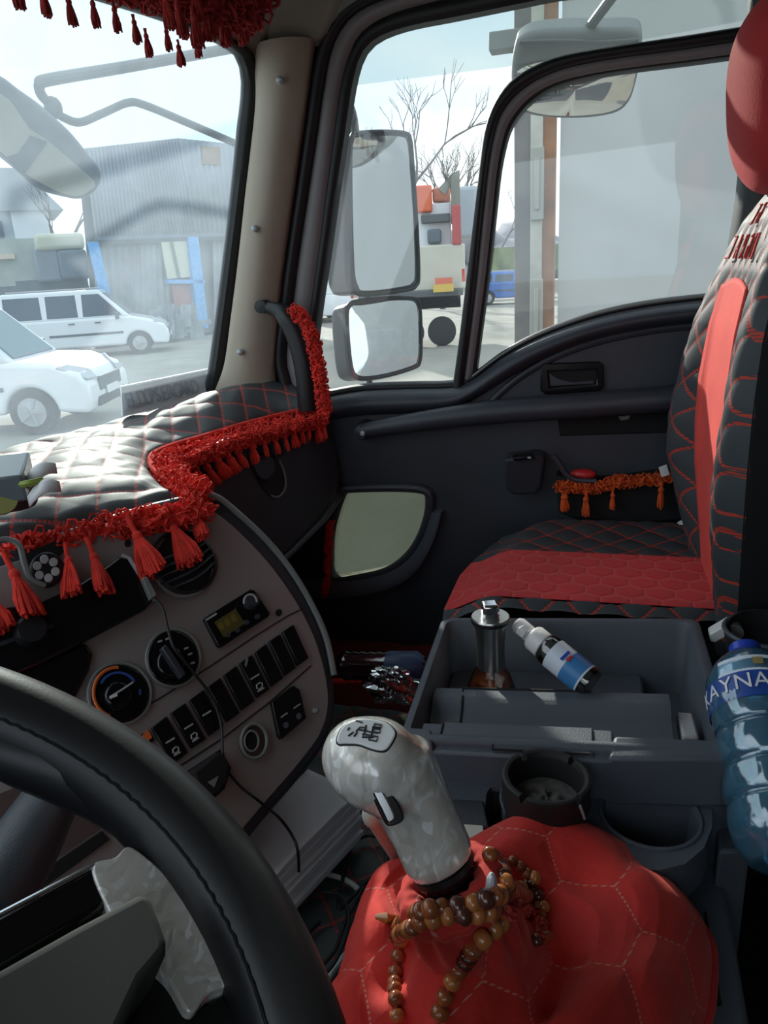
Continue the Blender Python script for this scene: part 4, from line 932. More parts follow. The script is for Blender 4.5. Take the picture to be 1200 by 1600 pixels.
# cup holder deck
ZC = -.545
def zc(p, z=ZC): return onZ(p[0], p[1], z)
deck = [zc(p) for p in ((600, 1170), (700, 1190), (900, 1215), (1160, 1213), (1163, 1240), (1112, 1262), (1113, 1292), (1100, 1325), (1070, 1350), (1030, 1360), (985, 1355), (945, 1338), (915, 1315), (880, 1302), (840, 1300), (800, 1285), (785, 1262), (782, 1225), (778, 1212), (760, 1240), (755, 1290), (640, 1290))]
cupc = [(zc((1015, 1272)), .049), (zc((853, 1250)), .047)]
holes = [[c+np.array((r*math.cos(t), r*math.sin(t), 0)) for t in np.linspace(0, 2*PI, 41)[:-1]] for c, r in cupc]
obj('cup_deck', MB().plate(deck, holes, (0, 0, -.045)), m['plastic2'], con, bevel=.004, seg=3)
for c, r in cupc:
    obj('cup_well', MB().lathe([(r+.0005, -.001), (r-.002, -.004), (r-.006, -.065), (.0001, -.066)], c, (0, 0, 1), 40, caps=False), m['plastic2'], con)
    obj('cup_rim', MB().tube([c+np.array((r*math.cos(t), r*math.sin(t), .0005)) for t in np.linspace(0, 2*PI, 41)[:-1]], .0022, 8, closed=True), m['plastic2'], con)
# small square recess to the left of the cups
obj('coin_recess', MB().prism([zc(p, -.542) for p in ((690, 1247), (755, 1250), (764, 1292), (650, 1290), (640, 1262))], (0, 0, -.004)), m['plastic'], con, bevel=.002)
tag(obj('cream_card', MB().prism([zc(p, -.533) for p in ((704, 1286), (755, 1289), (757, 1312), (712, 1312))], (0, 0, -.006)), mat('cream_card', (.55, .56, .50), .6), bevel=.001), 'cream card corner lying in the recess behind the gear lever', 'card')
# lower deck to the image bottom, with its slot
ZL = -.615
low = [zc(p, ZL) for p in ((690, 1330), (730, 1270), (900, 1270), (1115, 1290), (1124, 1330), (1148, 1460), (1176, 1620), (1210, 1760), (600, 1760), (600, 1600), (640, 1400))]
obj('lower_deck', MB().prism(low, (0, 0, -.5)), m['plastic2'], con, bevel=.006, seg=3)
obj('deck_slot', MB().prism([zc(p, ZL+.001) for p in ((1099, 1424), (1104, 1424), (1128, 1570), (1121, 1571))], (0, 0, -.004)), m['deep'], con)
obj('tunnel_side', MB().prism([zc(p, -.57) for p in ((1118, 1210), (1164, 1190), (1170, 1290), (1172, 1330), (1122, 1330))], (0, 0, -.5)), m['plastic2'], con, bevel=.004)
# ---- things in the tray
fl = -.079
b1 = T(.235, .66, -.078)
ck = thing('chrome_top_bottle', 'glass bottle of orange liquid with a tall steel pump top in the tray', 'bottle', b1)
pz = lambda y: 0
H1 = .135
obj('glass_body', MB().lathe([(.0001, 0), (.033, 0), (.0355, .004), (.034, .018), (.026, .042), (.0185, .056), (.0165, .066)], b1, (0, 0, 1), 36), m['clear'], ck)
obj('liquid', MB().lathe([(.0001, .003), (.032, .003), (.0335, .006), (.032, .018), (.0265, .034), (.0001, .034)], b1, (0, 0, 1), 36), m['amber'], ck)
obj('dip_tube', MB().tube([b1+np.array((0, 0, .07)), b1+np.array((.002, -.004, .004))], .003, 8), m['greyprint'], ck)
obj('steel_sleeve', MB().lathe([(.0195, .056), (.0185, .07), (.0185, .09), (.0205, .112), (.0245, .122), (.0255, .128), (.0245, .130), (.0001, .130)], b1, (0, 0, 1), 36), m['steel'], ck)
obj('top_gasket', MB().lathe([(.0255, .1225), (.0262, .125), (.0255, .1275)], b1, (0, 0, 1), 36, caps=False), m['black'], ck)
obj('pump_button', MB().box(b1+np.array((0, 0, .139)), (.022, .022, .02), (1, .3, 0), (-.3, 1, 0)), m['chrome'], ck, bevel=.004, seg=3)
# spray bottle lying against the far wall
sA, sB = onD(835, 1003, 1.0), T(.60, .57, -.072)
sA = T(.40, .74, .004); sB = T(.60, .54, -.058)
def lieaxis(A, B): return nrm(A-B)
px_top = onX(806, 972, .93)
nozz = onX(808, 975, .90); tail = onX(925, 1070, .84)
ax = nrm(nozz-tail); L = np.linalg.norm(nozz-tail)
sb = thing('spray_bottle', 'small clear spray bottle with a white pump and blue label leaning in the tray', 'bottle', tail)
obj('bottle_body', MB().lathe([(.0001, 0), (.019, .001), (.0205, .005), (.0205, L*.56), (.0185, L*.61), (.012, L*.65)], tail, ax, 30), m['clear'], sb)
obj('label', MB().lathe([(.0209, L*.08), (.0209, L*.50)], tail, ax, 30, caps=False), m['labelwhite'], sb)
obj('label_blue_band', MB().lathe([(.0212, L*.10), (.0212, L*.30)], tail, ax, 30, caps=False), mat('sky_blue_label', (.05, .22, .50), .4), sb)
obj('liquid', MB().lathe([(.0001, .002), (.019, .003), (.0195, L*.45), (.0001, L*.45)], tail, ax, 24), m['clear'], sb)
obj('pump_collar', MB().lathe([(.0165, L*.62), (.0175, L*.63), (.0175, L*.76), (.015, L*.79), (.0001, L*.79)], tail, ax, 24), m['white'], sb)
obj('pump_head', MB().lathe([(.011, L*.78), (.0115, L*.97), (.009, L*1.01), (.0001, L*1.015)], tail, ax, 20), m['white'], sb)
obj('nozzle', MB().box(tail+ax*L*.84+np.array((-.008, .006, .006)), (.012, .012, .012), ax, np.cross(ax, (0, 0, 1)), np.cross(ax, np.cross(ax, (0, 0, 1)))), m['white'], sb, bevel=.002)
for k, (cl, wd) in enumerate((((.02, .08, .45), .010), ((.55, .05, .05), .006))):
    obj('label_print', MB().prism([tail+ax*(L*(.36-.05*k)+a)+nrm(np.array((-.6, -.2, .75)))*.0222+np.cross(ax, nrm(np.array((-.6, -.2, .75))))*b for a, b in ((0, -wd), (.004, -wd), (.004, wd*.6), (0, wd*.6))], nrm(np.array((-.6, -.2, .75)))*.0004), mat('label_ink_%d' % k, cl, .4), sb)
# blue lighter and stick in the narrow pocket
tag(obj('blue_lighter', MB().box(T(.885, .20, -.070), (.085, .018, .022), T(0, 1)-T(0, 0), (0, 1, 0)), mat('deep_blue_plastic', (.03, .03, .22), .25), bevel=.004, seg=3), 'dark blue lighter down in the narrow rear pocket of the tray', 'lighter')
tag(obj('grey_clip', MB().box(T(.905, .36, -.052), (.05, .018, .02), T(0, 1)-T(0, 0), (0, 1, 0)), m['greyprint'], bevel=.003), 'dull grey clip standing in the rear pocket of the tray', 'clip')
tag(obj('wooden_stick', MB().tube([T(.925, .10, -.035), T(.925, .27, -.062)], .0028, 8), mat('pale_wood', (.55, .46, .34), .6), ), 'thin pale stick in the rear pocket of the tray', 'stick')
# ---- ashtray in the front cup well
at_c = onZ(853, 1210, -.488)
azb = -.590
at_ = thing('ashtray', 'black cylindrical cup ashtray with notched rim in the front cup holder', 'ashtray', (at_c[0], at_c[1], azb))
h_ = at_c[2]-azb
def ash(p, q):
    a = 2*PI*p; prof = [(.036, 0), (.0375, .004), (.0405, h_*.45), (.0405, h_*.62), (.0425, h_*.64), (.044, h_-.006), (.0435, h_-.001), (.041, h_), (.0375, h_-.001), (.0355, h_-.006), (.0345, h_-.032), (.0001, h_-.034)]
    i = q*(len(prof)-1); k = int(min(len(prof)-2, i)); t = i-k; r = prof[k][0]*(1-t)+prof[k+1][0]*t; z = prof[k][1]*(1-t)+prof[k+1][1]*t
    for c0 in (PI*.23, PI*.85, PI*1.27, PI*1.78):
        d = abs((a-c0+PI) % (2*PI)-PI)
        if d < .075 and z > h_-.007: z = h_-.007
    return np.array((at_c[0]+r*math.cos(a), at_c[1]+r*math.sin(a), azb+z))
obj('cup_body', MB().grid(ash, 180, 44, cu=True), m['gloss'] if False else mat('ashtray_black', (.012, .012, .013), .55, var=.3, vscale=30), at_, angle=40)
ashg = MB().grid(lambda p, q: np.array((at_c[0]+.034*q*math.cos(2*PI*p), at_c[1]+.034*q*math.sin(2*PI*p), azb+h_-.030+.010*noise.noise(Vector((p*6, q*3, 3)))*(1-q)+.004*(1-q))), 40, 12, cu=True)
obj('ash', ashg, mat('grey_ash', (.10, .095, .09), .95, bump=.8, bscale=120, var=.4, vscale=90), at_, angle=None)
obj('ash_smear', MB().tube([np.array((at_c[0]+.0445*math.cos(a), at_c[1]+.0445*math.sin(a), azb+h_-.008-.02*k/6)) for k, a in enumerate(np.linspace(PI*1.27, PI*1.33, 7))], .0016, 5), m['greyprint'], at_)
# ================================================================ GEAR BOOT, LEVER, BEADS
CX, CY = .432, .078
COLz = -.445
BASE = [zc(p, -.612) for p in ((1112, 1470), (1112, 1540), (1095, 1620), (1040, 1760), (800, 1900), (500, 1850), (470, 1700), (526, 1570), (545, 1500), (565, 1440), (600, 1385), (660, 1335), (740, 1325), (840, 1330), (930, 1345), (1010, 1375), (1080, 1420))]
bang = sorted([(math.atan2(p[1]-CY, p[0]-CX), math.hypot(p[0]-CX, p[1]-CY)) for p in BASE])
def Rb(a):
    A = [b[0] for b in bang]; r = [b[1] for b in bang]
    A = [A[-1]-2*PI]+A+[A[0]+2*PI]; r = [r[-1]]+r+[r[0]]
    return float(np.interp(a, A, r))
def gbump(x, y, cx, cy, s): return math.exp(-(((x-cx)**2+(y-cy)**2)/(2*s*s)))
def boot_z(a, q):
    """height of the cloth; q 0 at the collar, 1 at the hem"""
    r = .026+(Rb(a)-.026)*q; x, y = CX+r*math.cos(a), CY+r*math.sin(a)
    # direction to the rear-right carries a tall fold
    side = .5+.5*math.cos(a-(-1.15)); far = .5+.5*math.cos(a-.15)
    crown = interp(q, [0, .10, .22, .38, .55, .70, .85, .95, 1], [.165, .125, .088, .072, .072, .066, .050, .026, 0])
    z = crown
    z += .026*max(side, far*.5)**1.5*interp(q, [0, .25, .42, .60, .78, .92, 1], [0, 0, .75, 1, .75, .3, 0])
    z -= .025*side**2*interp(q, [0, .15, .28, .42, 1], [0, .6, 1, 0, 0])
    z += .013*math.sin(4*a+1.2+q*2.5)*interp(q, [0, .15, .5, .9, 1], [0, .2, 1, .8, .3])
    z += .010*math.sin(6*a+.4+q*3)*interp(q, [0, .3, .7, 1], [0, .5, 1, .3])+.006*math.sin(9*a+q*5)*interp(q, [0, .3, .7, 1], [.3, .6, .7, .2])
    z += .016*noise.noise(Vector((x*17, y*17, 1.7)))*interp(q, [0, .2, .8, 1], [.1, 1, 1, .2])
    return x, y, -.612+z
def bootf(p, q):
    a = -PI+2*PI*p; x, y, z = boot_z(a, q); e = 1-q
    return np.array((x, y, z))
boot = thing('gear_boot', 'red suede gear lever boot with hexagon stitching draped over the console', 'gear boot', (CX, CY, -.61))
mb = MB().grid(bootf, 260, 120, cu=True, b=(.10, 1)); mb.uv = {i: ((p[0]*.9+p[2]*.5)/.075, (p[1]+p[2]*.35)/.075) for i, p in enumerate(mb.v)}
obj('cloth', mb, m['red_boot'], boot, angle=None)
obj('hem', MB().tube([np.array(boot_z(-PI+2*PI*k/140, 1)) for k in range(140)], .005, 8, closed=True), m['red_boot'], boot)
gaxis_b = onD(690, 1360, .575); gaxis_m = onD(640, 1240, .540)
gax = nrm(onD(618, 1200, .535)-onD(694, 1352, .575))
# gathered collar
colc = gaxis_b-gax*.010
obj('collar', MB().grid(lambda p, q: colc+gax*(.012*math.sin(2*PI*q)-.006)+(nrm(np.cross(gax, (0, 0, 1)))*math.cos(2*PI*p)+np.cross(gax, nrm(np.cross(gax, (0, 0, 1))))*math.sin(2*PI*p))*(.030+.010*math.cos(2*PI*q)+.0012*math.sin(2*PI*p*14)), 90, 14, cu=True, cv=True), m['red_boot'], boot, angle=None)
# sleeve joining collar and cloth
e1 = nrm(np.cross(gax, (0, 0, 1))); e2 = np.cross(gax, e1)
def sleeve(p, q):
    a = -PI+2*PI*p; x, y, z = boot_z(a, .12); B = np.array((x, y, z))
    # match directions around the lever axis
    d = np.array((math.cos(a), math.sin(a), 0)); d = nrm(d-gax*(d@gax)); A = colc-gax*.004+d*.036
    P = A*(1-q)+B*q; return P+d*.006*math.sin(PI*q)*math.sin(11*a)*.6
mb = MB().grid(sleeve, 120, 14, cu=True); mb.uv = {i: ((p[0]*.9+p[2]*.5)/.075, (p[1]+p[2]*.35)/.075) for i, p in enumerate(mb.v)}
obj('collar_sleeve', mb, m['red_boot'], boot, angle=None)
# lever
gk = thing('gear_lever', 'pearl white gear knob on its lever with silver shift-pattern plate', 'gear lever', gaxis_b)
kp = [(692, 1352, 46, .575), (684, 1336, 51, .572), (668, 1300, 52, .565), (650, 1262, 54, .556), (632, 1228, 59, .548), (612, 1203, 68, .540), (594, 1187, 76, .534), (580, 1177, 78, .530), (571, 1168, 74, .528), (565, 1160, 65, .526), (561, 1153, 52, .525), (558, 1147, 34, .5245), (556, 1144, 16, .5243), (555, 1143, 2, .5242)]
KC = [onD(x, y, d) for x, y, r, d in kp]; KR = [r/F*d for x, y, r, d in kp]
Kc = smooth_path(KC, 60); Kr = [float(v[0]) for v in smooth_path([(r, 0, 0) for r in KR], 60)]
# the head swells forward of the lever axis
kn = MB().tube([onD(x, y, d) for x, y, r, d in kp[:6]]+[onD(600, 1190, .535)], [r/F*d for x, y, r, d in kp[:6]]+[.024], 36)
kn.ell(onD(586, 1193, .533), (.0312, .0312, .0312), 40, 28).ell(onD(564, 1183, .530), (.0268, .0268, .0268), 40, 28).ell(onD(575, 1188, .531), (.0300, .0300, .0290), 40, 28).ell(onD(607, 1206, .538), (.0300, .0300, .0300), 40, 28)
kno = obj('knob', kn, m['pearl'], gk, angle=None)
mr = kno.modifiers.new('r', 'REMESH'); mr.mode = 'VOXEL'; mr.voxel_size = .0016; mr.use_smooth_shade = True
ms = kno.modifiers.new('s', 'SMOOTH'); ms.factor = .5; ms.iterations = 12
obj('lever_collar', MB().tube([onD(x, y, d) for x, y, d in ((684, 1338, .572), (698, 1366, .580))], [44/F*.572, 43/F*.58], 32), m['gloss'], gk, bevel=.001)
obj('lever_ring', MB().tube([onD(689, 1347, .5745), onD(693, 1355, .5768)], [46.5/F*.572, 46.5/F*.58], 32), m['black'], gk)
obj('lever_shaft', MB().tube([onD(690, 1350, .575), onD(760, 1490, .66)], .008, 12), m['steel'], gk)
# shift plate on the crown, curved to follow it
kcen = onD(585, 1168, .531); kr = .0365
def onball(x, y, h=0):
    d = nrm(ray(x, y)); r = kr+h; b = d@kcen; disc = b*b-(kcen@kcen-r*r)
    if disc < 0: disc = 0
    return d*(b-math.sqrt(disc))
PLn = nrm(np.array((-.30, .05, 1.0))-gax*0); PLp = Plane(onD(572, 1142, .487), np.array((-.52, -.12, .84)))
pls = [(527, 1160), (529, 1145), (540, 1131), (560, 1123), (582, 1123), (604, 1129), (617, 1141), (616, 1152), (606, 1168), (596, 1172), (580, 1169), (560, 1162), (540, 1161)]
pp_ = smooth_path([PLp.at(x, y) for x, y in pls], 60, True)
plate = obj('shift_plate', MB().prism(pp_, -PLp.n*.006), m['knobplate'], gk, bevel=.0012, seg=3)
obj('plate_rim', MB().tube([p-PLp.n*.002 for p in pp_], .0009, 6, closed=True), m['black'], plate)
sh = MB()
for L in ([(556, 1143), (562, 1137), (572, 1137)], [(560, 1140), (590, 1146)], [(566, 1147), (588, 1151)], [(572, 1133), (570, 1143), (566, 1152), (584, 1152)], [(583, 1135), (580, 1150)], [(570, 1152), (576, 1152)],
          [(585, 1131), (596, 1133), (595, 1137), (584, 1136), (585, 1131)], [(584, 1139), (594, 1140), (593, 1145), (583, 1144), (584, 1139)], [(577, 1150), (590, 1151), (588, 1158), (576, 1156), (577, 1150)], [(544, 1150), (552, 1144)], [(546, 1137), (543, 1141)], [(553, 1151), (558, 1144)], [(556, 1126), (566, 1129)]):
    sh.tube([PLp.at(x, y, .0004) for x, y in L], .0006, 5)
obj('shift_pattern', sh, m['darkprint'], plate)
# side button
BP = Plane(onD(602, 1250, .512), np.array((-.80, -.33, .42)))
bo = smooth_path([BP.at(x, y) for x, y in ((574, 1222), (584, 1217), (600, 1226), (615, 1244), (628, 1266), (631, 1280), (622, 1288), (606, 1291), (596, 1276), (584, 1250))], 50, True)
bt = obj('button_surround', MB().prism(bo, -BP.n*.014), m['gloss'], gk, bevel=.001)
bo2 = smooth_path([BP.at(x, y, .0025) for x, y in ((577, 1224), (585, 1221), (597, 1233), (610, 1256), (618, 1276), (613, 1285), (605, 1286), (596, 1268), (584, 1244))], 50, True)
obj('chrome_button', MB().prism(bo2, -BP.n*.006), m['chrome'], bt, bevel=.0015, seg=3)
# ---- prayer beads: march each photo ray down to the cloth
def boot_height(x, y):
    r = math.hypot(x-CX, y-CY); a = math.atan2(y-CY, x-CX); q = (r-.026)/(Rb(a)-.026)
    if q > 1: return ZL
    if q < .12:
        k = max(0, r/.046); return (COLz-.02)*(1-min(1, k))+boot_z(a, .12)[2]*min(1, k)
    return boot_z(a, q)[2]
from mathutils.bvhtree import BVHTree
_V, _F = [], []
for o_ in boot.children:
    b_ = Vector(ROOT[boot.name]); n0 = len(_V); _V += [v.co+b_ for v in o_.data.vertices]; _F += [tuple(i+n0 for i in p.vertices) for p in o_.data.polygons]
_T = BVHTree.FromPolygons(_V, _F)
def on_boot(x, y, h=.006):
    d = Vector(nrm(ray(x, y))); hit = _T.ray_cast(Vector((0, 0, 0)), d)
    if hit[0] is not None: return np.array(hit[0])-np.array(d)*h
    return on_boot0(x, y, h)
def on_boot0(x, y, h=.006):
    d = nrm(ray(x, y)); t = .45
    while t < 1.1:
        P = d*t
        if P[2] < boot_height(P[0], P[1])+h: break
        t += .002
    return d*t
pb = thing('prayer_beads', 'string of amber-brown wooden prayer beads looped over the red gear boot', 'prayer beads', on_boot(760, 1420))
BM = {}
for k, mt in enumerate(('bead', 'bead2', 'bead3')):
    me = MB().lathe([(.0012, -.0050), (.0040, -.0046), (.0058, -.0026), (.0063, 0), (.0058, .0026), (.0040, .0046), (.0012, .0050)], n=16).mesh('bead_mesh', angle=None); me.materials.append(m[mt]); BM[k] = me
strings = []
def string(px, s=1.0, gap=.0102, h=.006, seed=0):
    rd = random.Random(seed); P = smooth_path([on_boot(x, y, h*s) for x, y in px], 120)
    strings.append(P); dist = 0; last = P[0]; nxt = 0
    for a, b in zip(P[:-1], P[1:]):
        L_ = np.linalg.norm(b-a)
        while dist+L_ >= nxt:
            t = (nxt-dist)/max(L_, 1e-9); p = a+(b-a)*t
            o = bpy.data.objects.new('bead', BM[rd.choices((0, 1, 2), (5, 3, 2))[0]]); C.objects.link(o); o.parent = pb
            o.location = Vector(map(float, p))-Vector(ROOT[pb.name]); o.rotation_mode = 'QUATERNION'; o.rotation_quaternion = Vector((0, 0, 1)).rotation_difference(Vector(map(float, b-a)))
            k = s*rd.uniform(.92, 1.06); o.scale = (k, k, k); nxt += gap*s
        dist += L_
string([(622, 1448), (655, 1425), (690, 1418), (735, 1412), (780, 1398), (815, 1388), (835, 1372), (845, 1365)], 1.05, seed=1)
string([(620, 1462), (640, 1452), (665, 1438), (700, 1432), (740, 1430), (775, 1420), (810, 1406), (842, 1400), (850, 1420)], 1.0, seed=2)
string([(765, 1335), (782, 1345), (788, 1368), (800, 1392), (825, 1400)], .9, seed=3)
string([(800, 1345), (818, 1358), (832, 1378), (826, 1398), (800, 1412)], .85, seed=4)
string([(782, 1442), (762, 1460), (742, 1480), (728, 1502), (712, 1525), (698, 1552), (688, 1580), (682, 1606)], 1.08, gap=.0118, seed=5)
string([(626, 1470), (620, 1500), (617, 1530), (618, 1560), (622, 1605)], .95, gap=.0115, seed=6)
string([(835, 1400), (845, 1430), (848, 1455), (835, 1470), (858, 1462)], .8, seed=7)
cd = MB()
for P in strings: cd.tube(P, .0011, 5)
obj('cord', cd, m['stitchred'], pb)
obj('bead_tail', MB().tube([on_boot(588, 1432, .006), on_boot(602, 1434, .007), on_boot(622, 1436, .008)], [.0022, .0042, .0028], 12), m['bead2'], pb)
obj('tassel_cord', fuzz([on_boot(790, 1420, .01), on_boot(825, 1415, .01), on_boot(840, 1435, .008), on_boot(840, 1465, .006)], .006, 120, .005, 23, .0011), m['stitchred'], pb)['kind'] = 'stuff'
tag(obj('silver_foil', MB().ell(on_boot(768, 1385, .010), (.005, .004, .011), 10, 8), mat('crumpled_foil', (.8, .8, .85), .35, metal=.3, bump=1, bscale=90)), 'scrap of silver wrapper tucked under the boot collar', 'foil')
# ================================================================ FLOOR LEVEL THINGS BY THE DASH
MZ = -.80
mt_ = thing('floor_mat', 'grey diamond-quilted floor mat with red stitching beside the console', 'mat', (1.0, .35, MZ))
def matf(p, q):
    x, y = .55+.62*p, .13+.50*q; u, v = (x+y*.8)/.062, (-x*.8+y)/.062
    return np.array((x, y, MZ+.004*quiltz(u, v)+.01*noise.noise(Vector((x*5, y*5, 0)))))
mb = MB().grid(matf, 150, 120); mb.uv = {i: ((p[0]+p[1]*.8)/.062, (-p[0]*.8+p[1])/.062) for i, p in enumerate(mb.v)}
obj('quilted_top', mb, m['quilt_mat'], mt_, angle=None)
obj('red_piping', MB().tube(smooth_path([onZ(505, 1066, MZ+.006), onZ(560, 1064, MZ+.006), onZ(600, 1066, MZ+.006), onZ(660, 1090, MZ+.006)], 30), .006, 8), m['yarn'], mt_)
obj('mat_body', MB().box((.86, .38, MZ-.03), (.62, .50, .04)), m['deep'], mt_)
struct(obj('trim_7', MB().box((.86, .38, -1.04), (.60, .5, .42)), m['deep']), 'black engine tunnel under the mat')
# papers
pz0 = -.705
ps = thing('paper_stack', 'stack of white papers lying beside the dashboard under the console', 'papers', onZ(470, 1290, -.80))
pt = [onZ(x, y, pz0) for x, y in ((376, 1318), (482, 1207), (562, 1243), (428, 1378))]
n_sheets = 9
for k in range(n_sheets):
    rd = random.Random(k); z0 = -.005-.0088*k; sx_, sy_ = rd.uniform(-.003, .003), rd.uniform(-.003, .003)
    obj('paper_ream', MB().prism([p+np.array((sx_, sy_, z0)) for p in pt], (0, 0, .0080)), m['paper'], ps, bevel=.0006, seg=1)
obj('top_sheet', MB().grid(lambda p, q: (pt[0]*(1-p)+pt[1]*p)*(1-q)+(pt[3]*(1-p)+pt[2]*p)*q+np.array((0, 0, .006+.003*math.sin(PI*p)+.002*noise.noise(Vector((p*3, q*3, 0))))), 14, 10), m['paper'], ps, solid=.001, angle=None)
# cables
def cable(name, label, pts, r, mt, grp=None):
    return tag(obj(name, MB().tube(smooth_path([onD(x, y, d) for x, y, d in pts], 90), r, 8), mt), label, 'cable', grp)
wc_ = thing('white_usb_cable', 'white USB cable with its connector curling between papers and gear boot', 'cable', onZ(520, 1400, MZ))
zz = MZ+.012
obj('wire', MB().tube(smooth_path([onZ(*p, zz) for p in ((425, 1367), (470, 1362), (520, 1368), (555, 1385), (572, 1415), (566, 1450), (545, 1485), (520, 1515), (495, 1560))], 90), .0036, 8), m['wcable'], wc_)
obj('wire', MB().tube(smooth_path([onZ(440, 1415, zz), onZ(465, 1385, zz+.006), onZ(490, 1355, zz+.012), onZ(512, 1334, zz+.018)], 40), .0030, 8), m['wcable'], wc_)
q0, q1 = onZ(511, 1336, zz+.018), onZ(526, 1316, zz+.02)
obj('connector', MB().box((q0+q1)/2, (np.linalg.norm(q1-q0)*1.2, .016, .009), q1-q0, np.cross(q1-q0, (0, 0, 1)), (0, 0, 1)), m['white'], wc_, bevel=.002)
obj('connector_tip', MB().box(q1+nrm(q1-q0)*.008, (.012, .012, .005), q1-q0, np.cross(q1-q0, (0, 0, 1)), (0, 0, 1)), m['chrome'], wc_, bevel=.001)
tag(obj('black_cord', MB().tube(smooth_path([onZ(*p, zz+.004) for p in ((600, 1360), (560, 1392), (530, 1420), (536, 1370), (548, 1325), (575, 1305), (600, 1318), (602, 1350), (570, 1385), (540, 1440), (520, 1490), (480, 1520), (455, 1490), (500, 1440))], 120), .0028, 6), m['black']), 'tangled thin black cord behind the white cable', 'cable')
tag(obj('black_cord', MB().tube(smooth_path([onZ(*p, zz+.012) for p in ((470, 1420), (500, 1395), (532, 1400), (545, 1440), (525, 1500), (490, 1540))], 60), .0024, 6), m['black']), 'short black cord loop lying under the white cable', 'cable')
tag(obj('cream_button_lever', MB().ell(onD(581, 1274, .72), (.009, .009, .012), 16, 12).tube([onD(581, 1280, .72), onD(600, 1310, .78), onD(640, 1370, .86)], .006, 10), mat('cream_plastic', (.50, .50, .44), .4)), 'small cream knob on a thin lever just behind the gear knob', 'knob')
tag(obj('pale_bracket', MB().tube(smooth_path([onD(615, 1275, .80), onD(640, 1335, .83), onD(652, 1370, .86)], 20), .016, 10), mat('pale_rubber', (.28, .30, .27), .6)), 'pale grey boot rim piece behind the gear lever', 'bracket')
# lying drink bottle and bag in the footwell
dbt = thing('lying_bottle', 'clear ridged plastic bottle lying in the dark passenger footwell', 'bottle', onD(590, 1036, 1.42))
A_, B_ = onD(532, 1040, 1.45), onD(672, 1042, 1.38); L_ = np.linalg.norm(B_-A_); ax_ = nrm(B_-A_)
pr = [(.0001, 0), (.022, .002), (.028, .012)]+[(.028-.0025*(k % 2), .016+.0085*k) for k in range(14)]+[(.028, L_*.80), (.016, L_*.93), (.012, L_)]
obj('bottle_body', MB().lathe(pr, A_, ax_, 28), m['petw'], dbt)
obj('red_liquid', MB().lathe([(.0001, .004), (.022, .006), (.0235, L_*.7), (.0001, L_*.72)], A_, ax_, 24), mat('dark_red_drink', (.10, .004, .01), .15), dbt)
obj('blue_cap_end', MB().lathe([(.0265, L_*.55), (.0285, L_*.56), (.0285, L_*.86), (.017, L_*.95)], A_, ax_, 24, caps=False), mat('dull_blue_film', (.04, .07, .16), .4), dbt)
bg_ = MB().grid(lambda p, q: onD(612, 1070, 1.36)+np.array((.035*math.cos(2*PI*p)*math.sin(PI*q), .05*math.sin(2*PI*p)*math.sin(PI*q), .03*math.cos(PI*q)))*(1+.35*noise.noise(Vector((p*7, q*7, 1)))+.15*noise.noise(Vector((p*19, q*17, 4)))), 50, 30, cu=True)
tag(obj('plastic_bag', bg_, m['petw'], angle=20), 'crumpled clear plastic wrapper beside the lying bottle in the footwell', 'wrapper')
tag(obj('red_floor_cloth', MB().grid(lambda p, q: np.array((1.08+.35*p, .30+.32*q, -1.0+.20*p+.01*noise.noise(Vector((p*6, q*6, 2))))), 20, 20), mat('dark_red_cloth', (.14, .012, .012), .9, var=.2), solid=.006, angle=None), 'dark red cloth in the footwell behind the lying bottle', 'cloth')
# water bottle beside the console
wbb = onD(1225, 1290, .84); wbt = onD(1163, 1010, .93)
wax = nrm(wbt-wbb); WL = np.linalg.norm(wbt-wbb)
wbot = thing('water_bottle', 'large clear blue water bottle with blue cap and label leaning beside the console', 'bottle', wbb)
RB = .047
pr = [(.0001, -.035), (.030, -.037), (.040, -.028), (RB, -.010), (RB, .012), (RB-.003, .018), (RB, .024), (RB, .045), (RB-.0035, .052), (RB, .060), (RB+.001, WL*.42), (RB-.002, WL*.46), (RB+.001, WL*.50), (RB+.0005, WL*.74), (RB-.004, WL*.80), (RB-.014, WL*.88), (.018, WL*.935), (.0145, WL*.955)]
def dent(P):
    n_ = noise.noise(Vector(P)*22)*.5+noise.noise(Vector(P)*55)*.35; return n_
mb = MB().lathe(smooth_path([(a, b, 0) for a, b in pr], 90) and [(float(v[0]), float(v[1])) for v in smooth_path([(a, b, 0) for a, b in pr], 90)], wbb, wax, 60)
for i, P in enumerate(mb.v):
    P = np.array(P); c_ = wbb+wax*((P-wbb)@wax); d_v = P-c_; h_v = (P-wbb)@wax
    if h_v < WL*.60: mb.v[i] = tuple(c_+d_v*(1+.09*dent(P)))
obj('bottle_body', mb, m['pet'], wbot, angle=60)
inner = MB(); inner.v = [tuple((wbb+wax*((np.array(P)-wbb)@wax))+(np.array(P)-(wbb+wax*((np.array(P)-wbb)@wax)))*.955) for P in mb.v if True]; inner.f = mb.f
obj('inner_wall', inner, m['pet'], wbot, angle=60)
obj('cap', MB().lathe([(.0155, WL*.945), (.0165, WL*.95), (.0165, WL*.992), (.015, WL), (.0001, WL)], wbb, wax, 32), m['bluecap'], wbot)
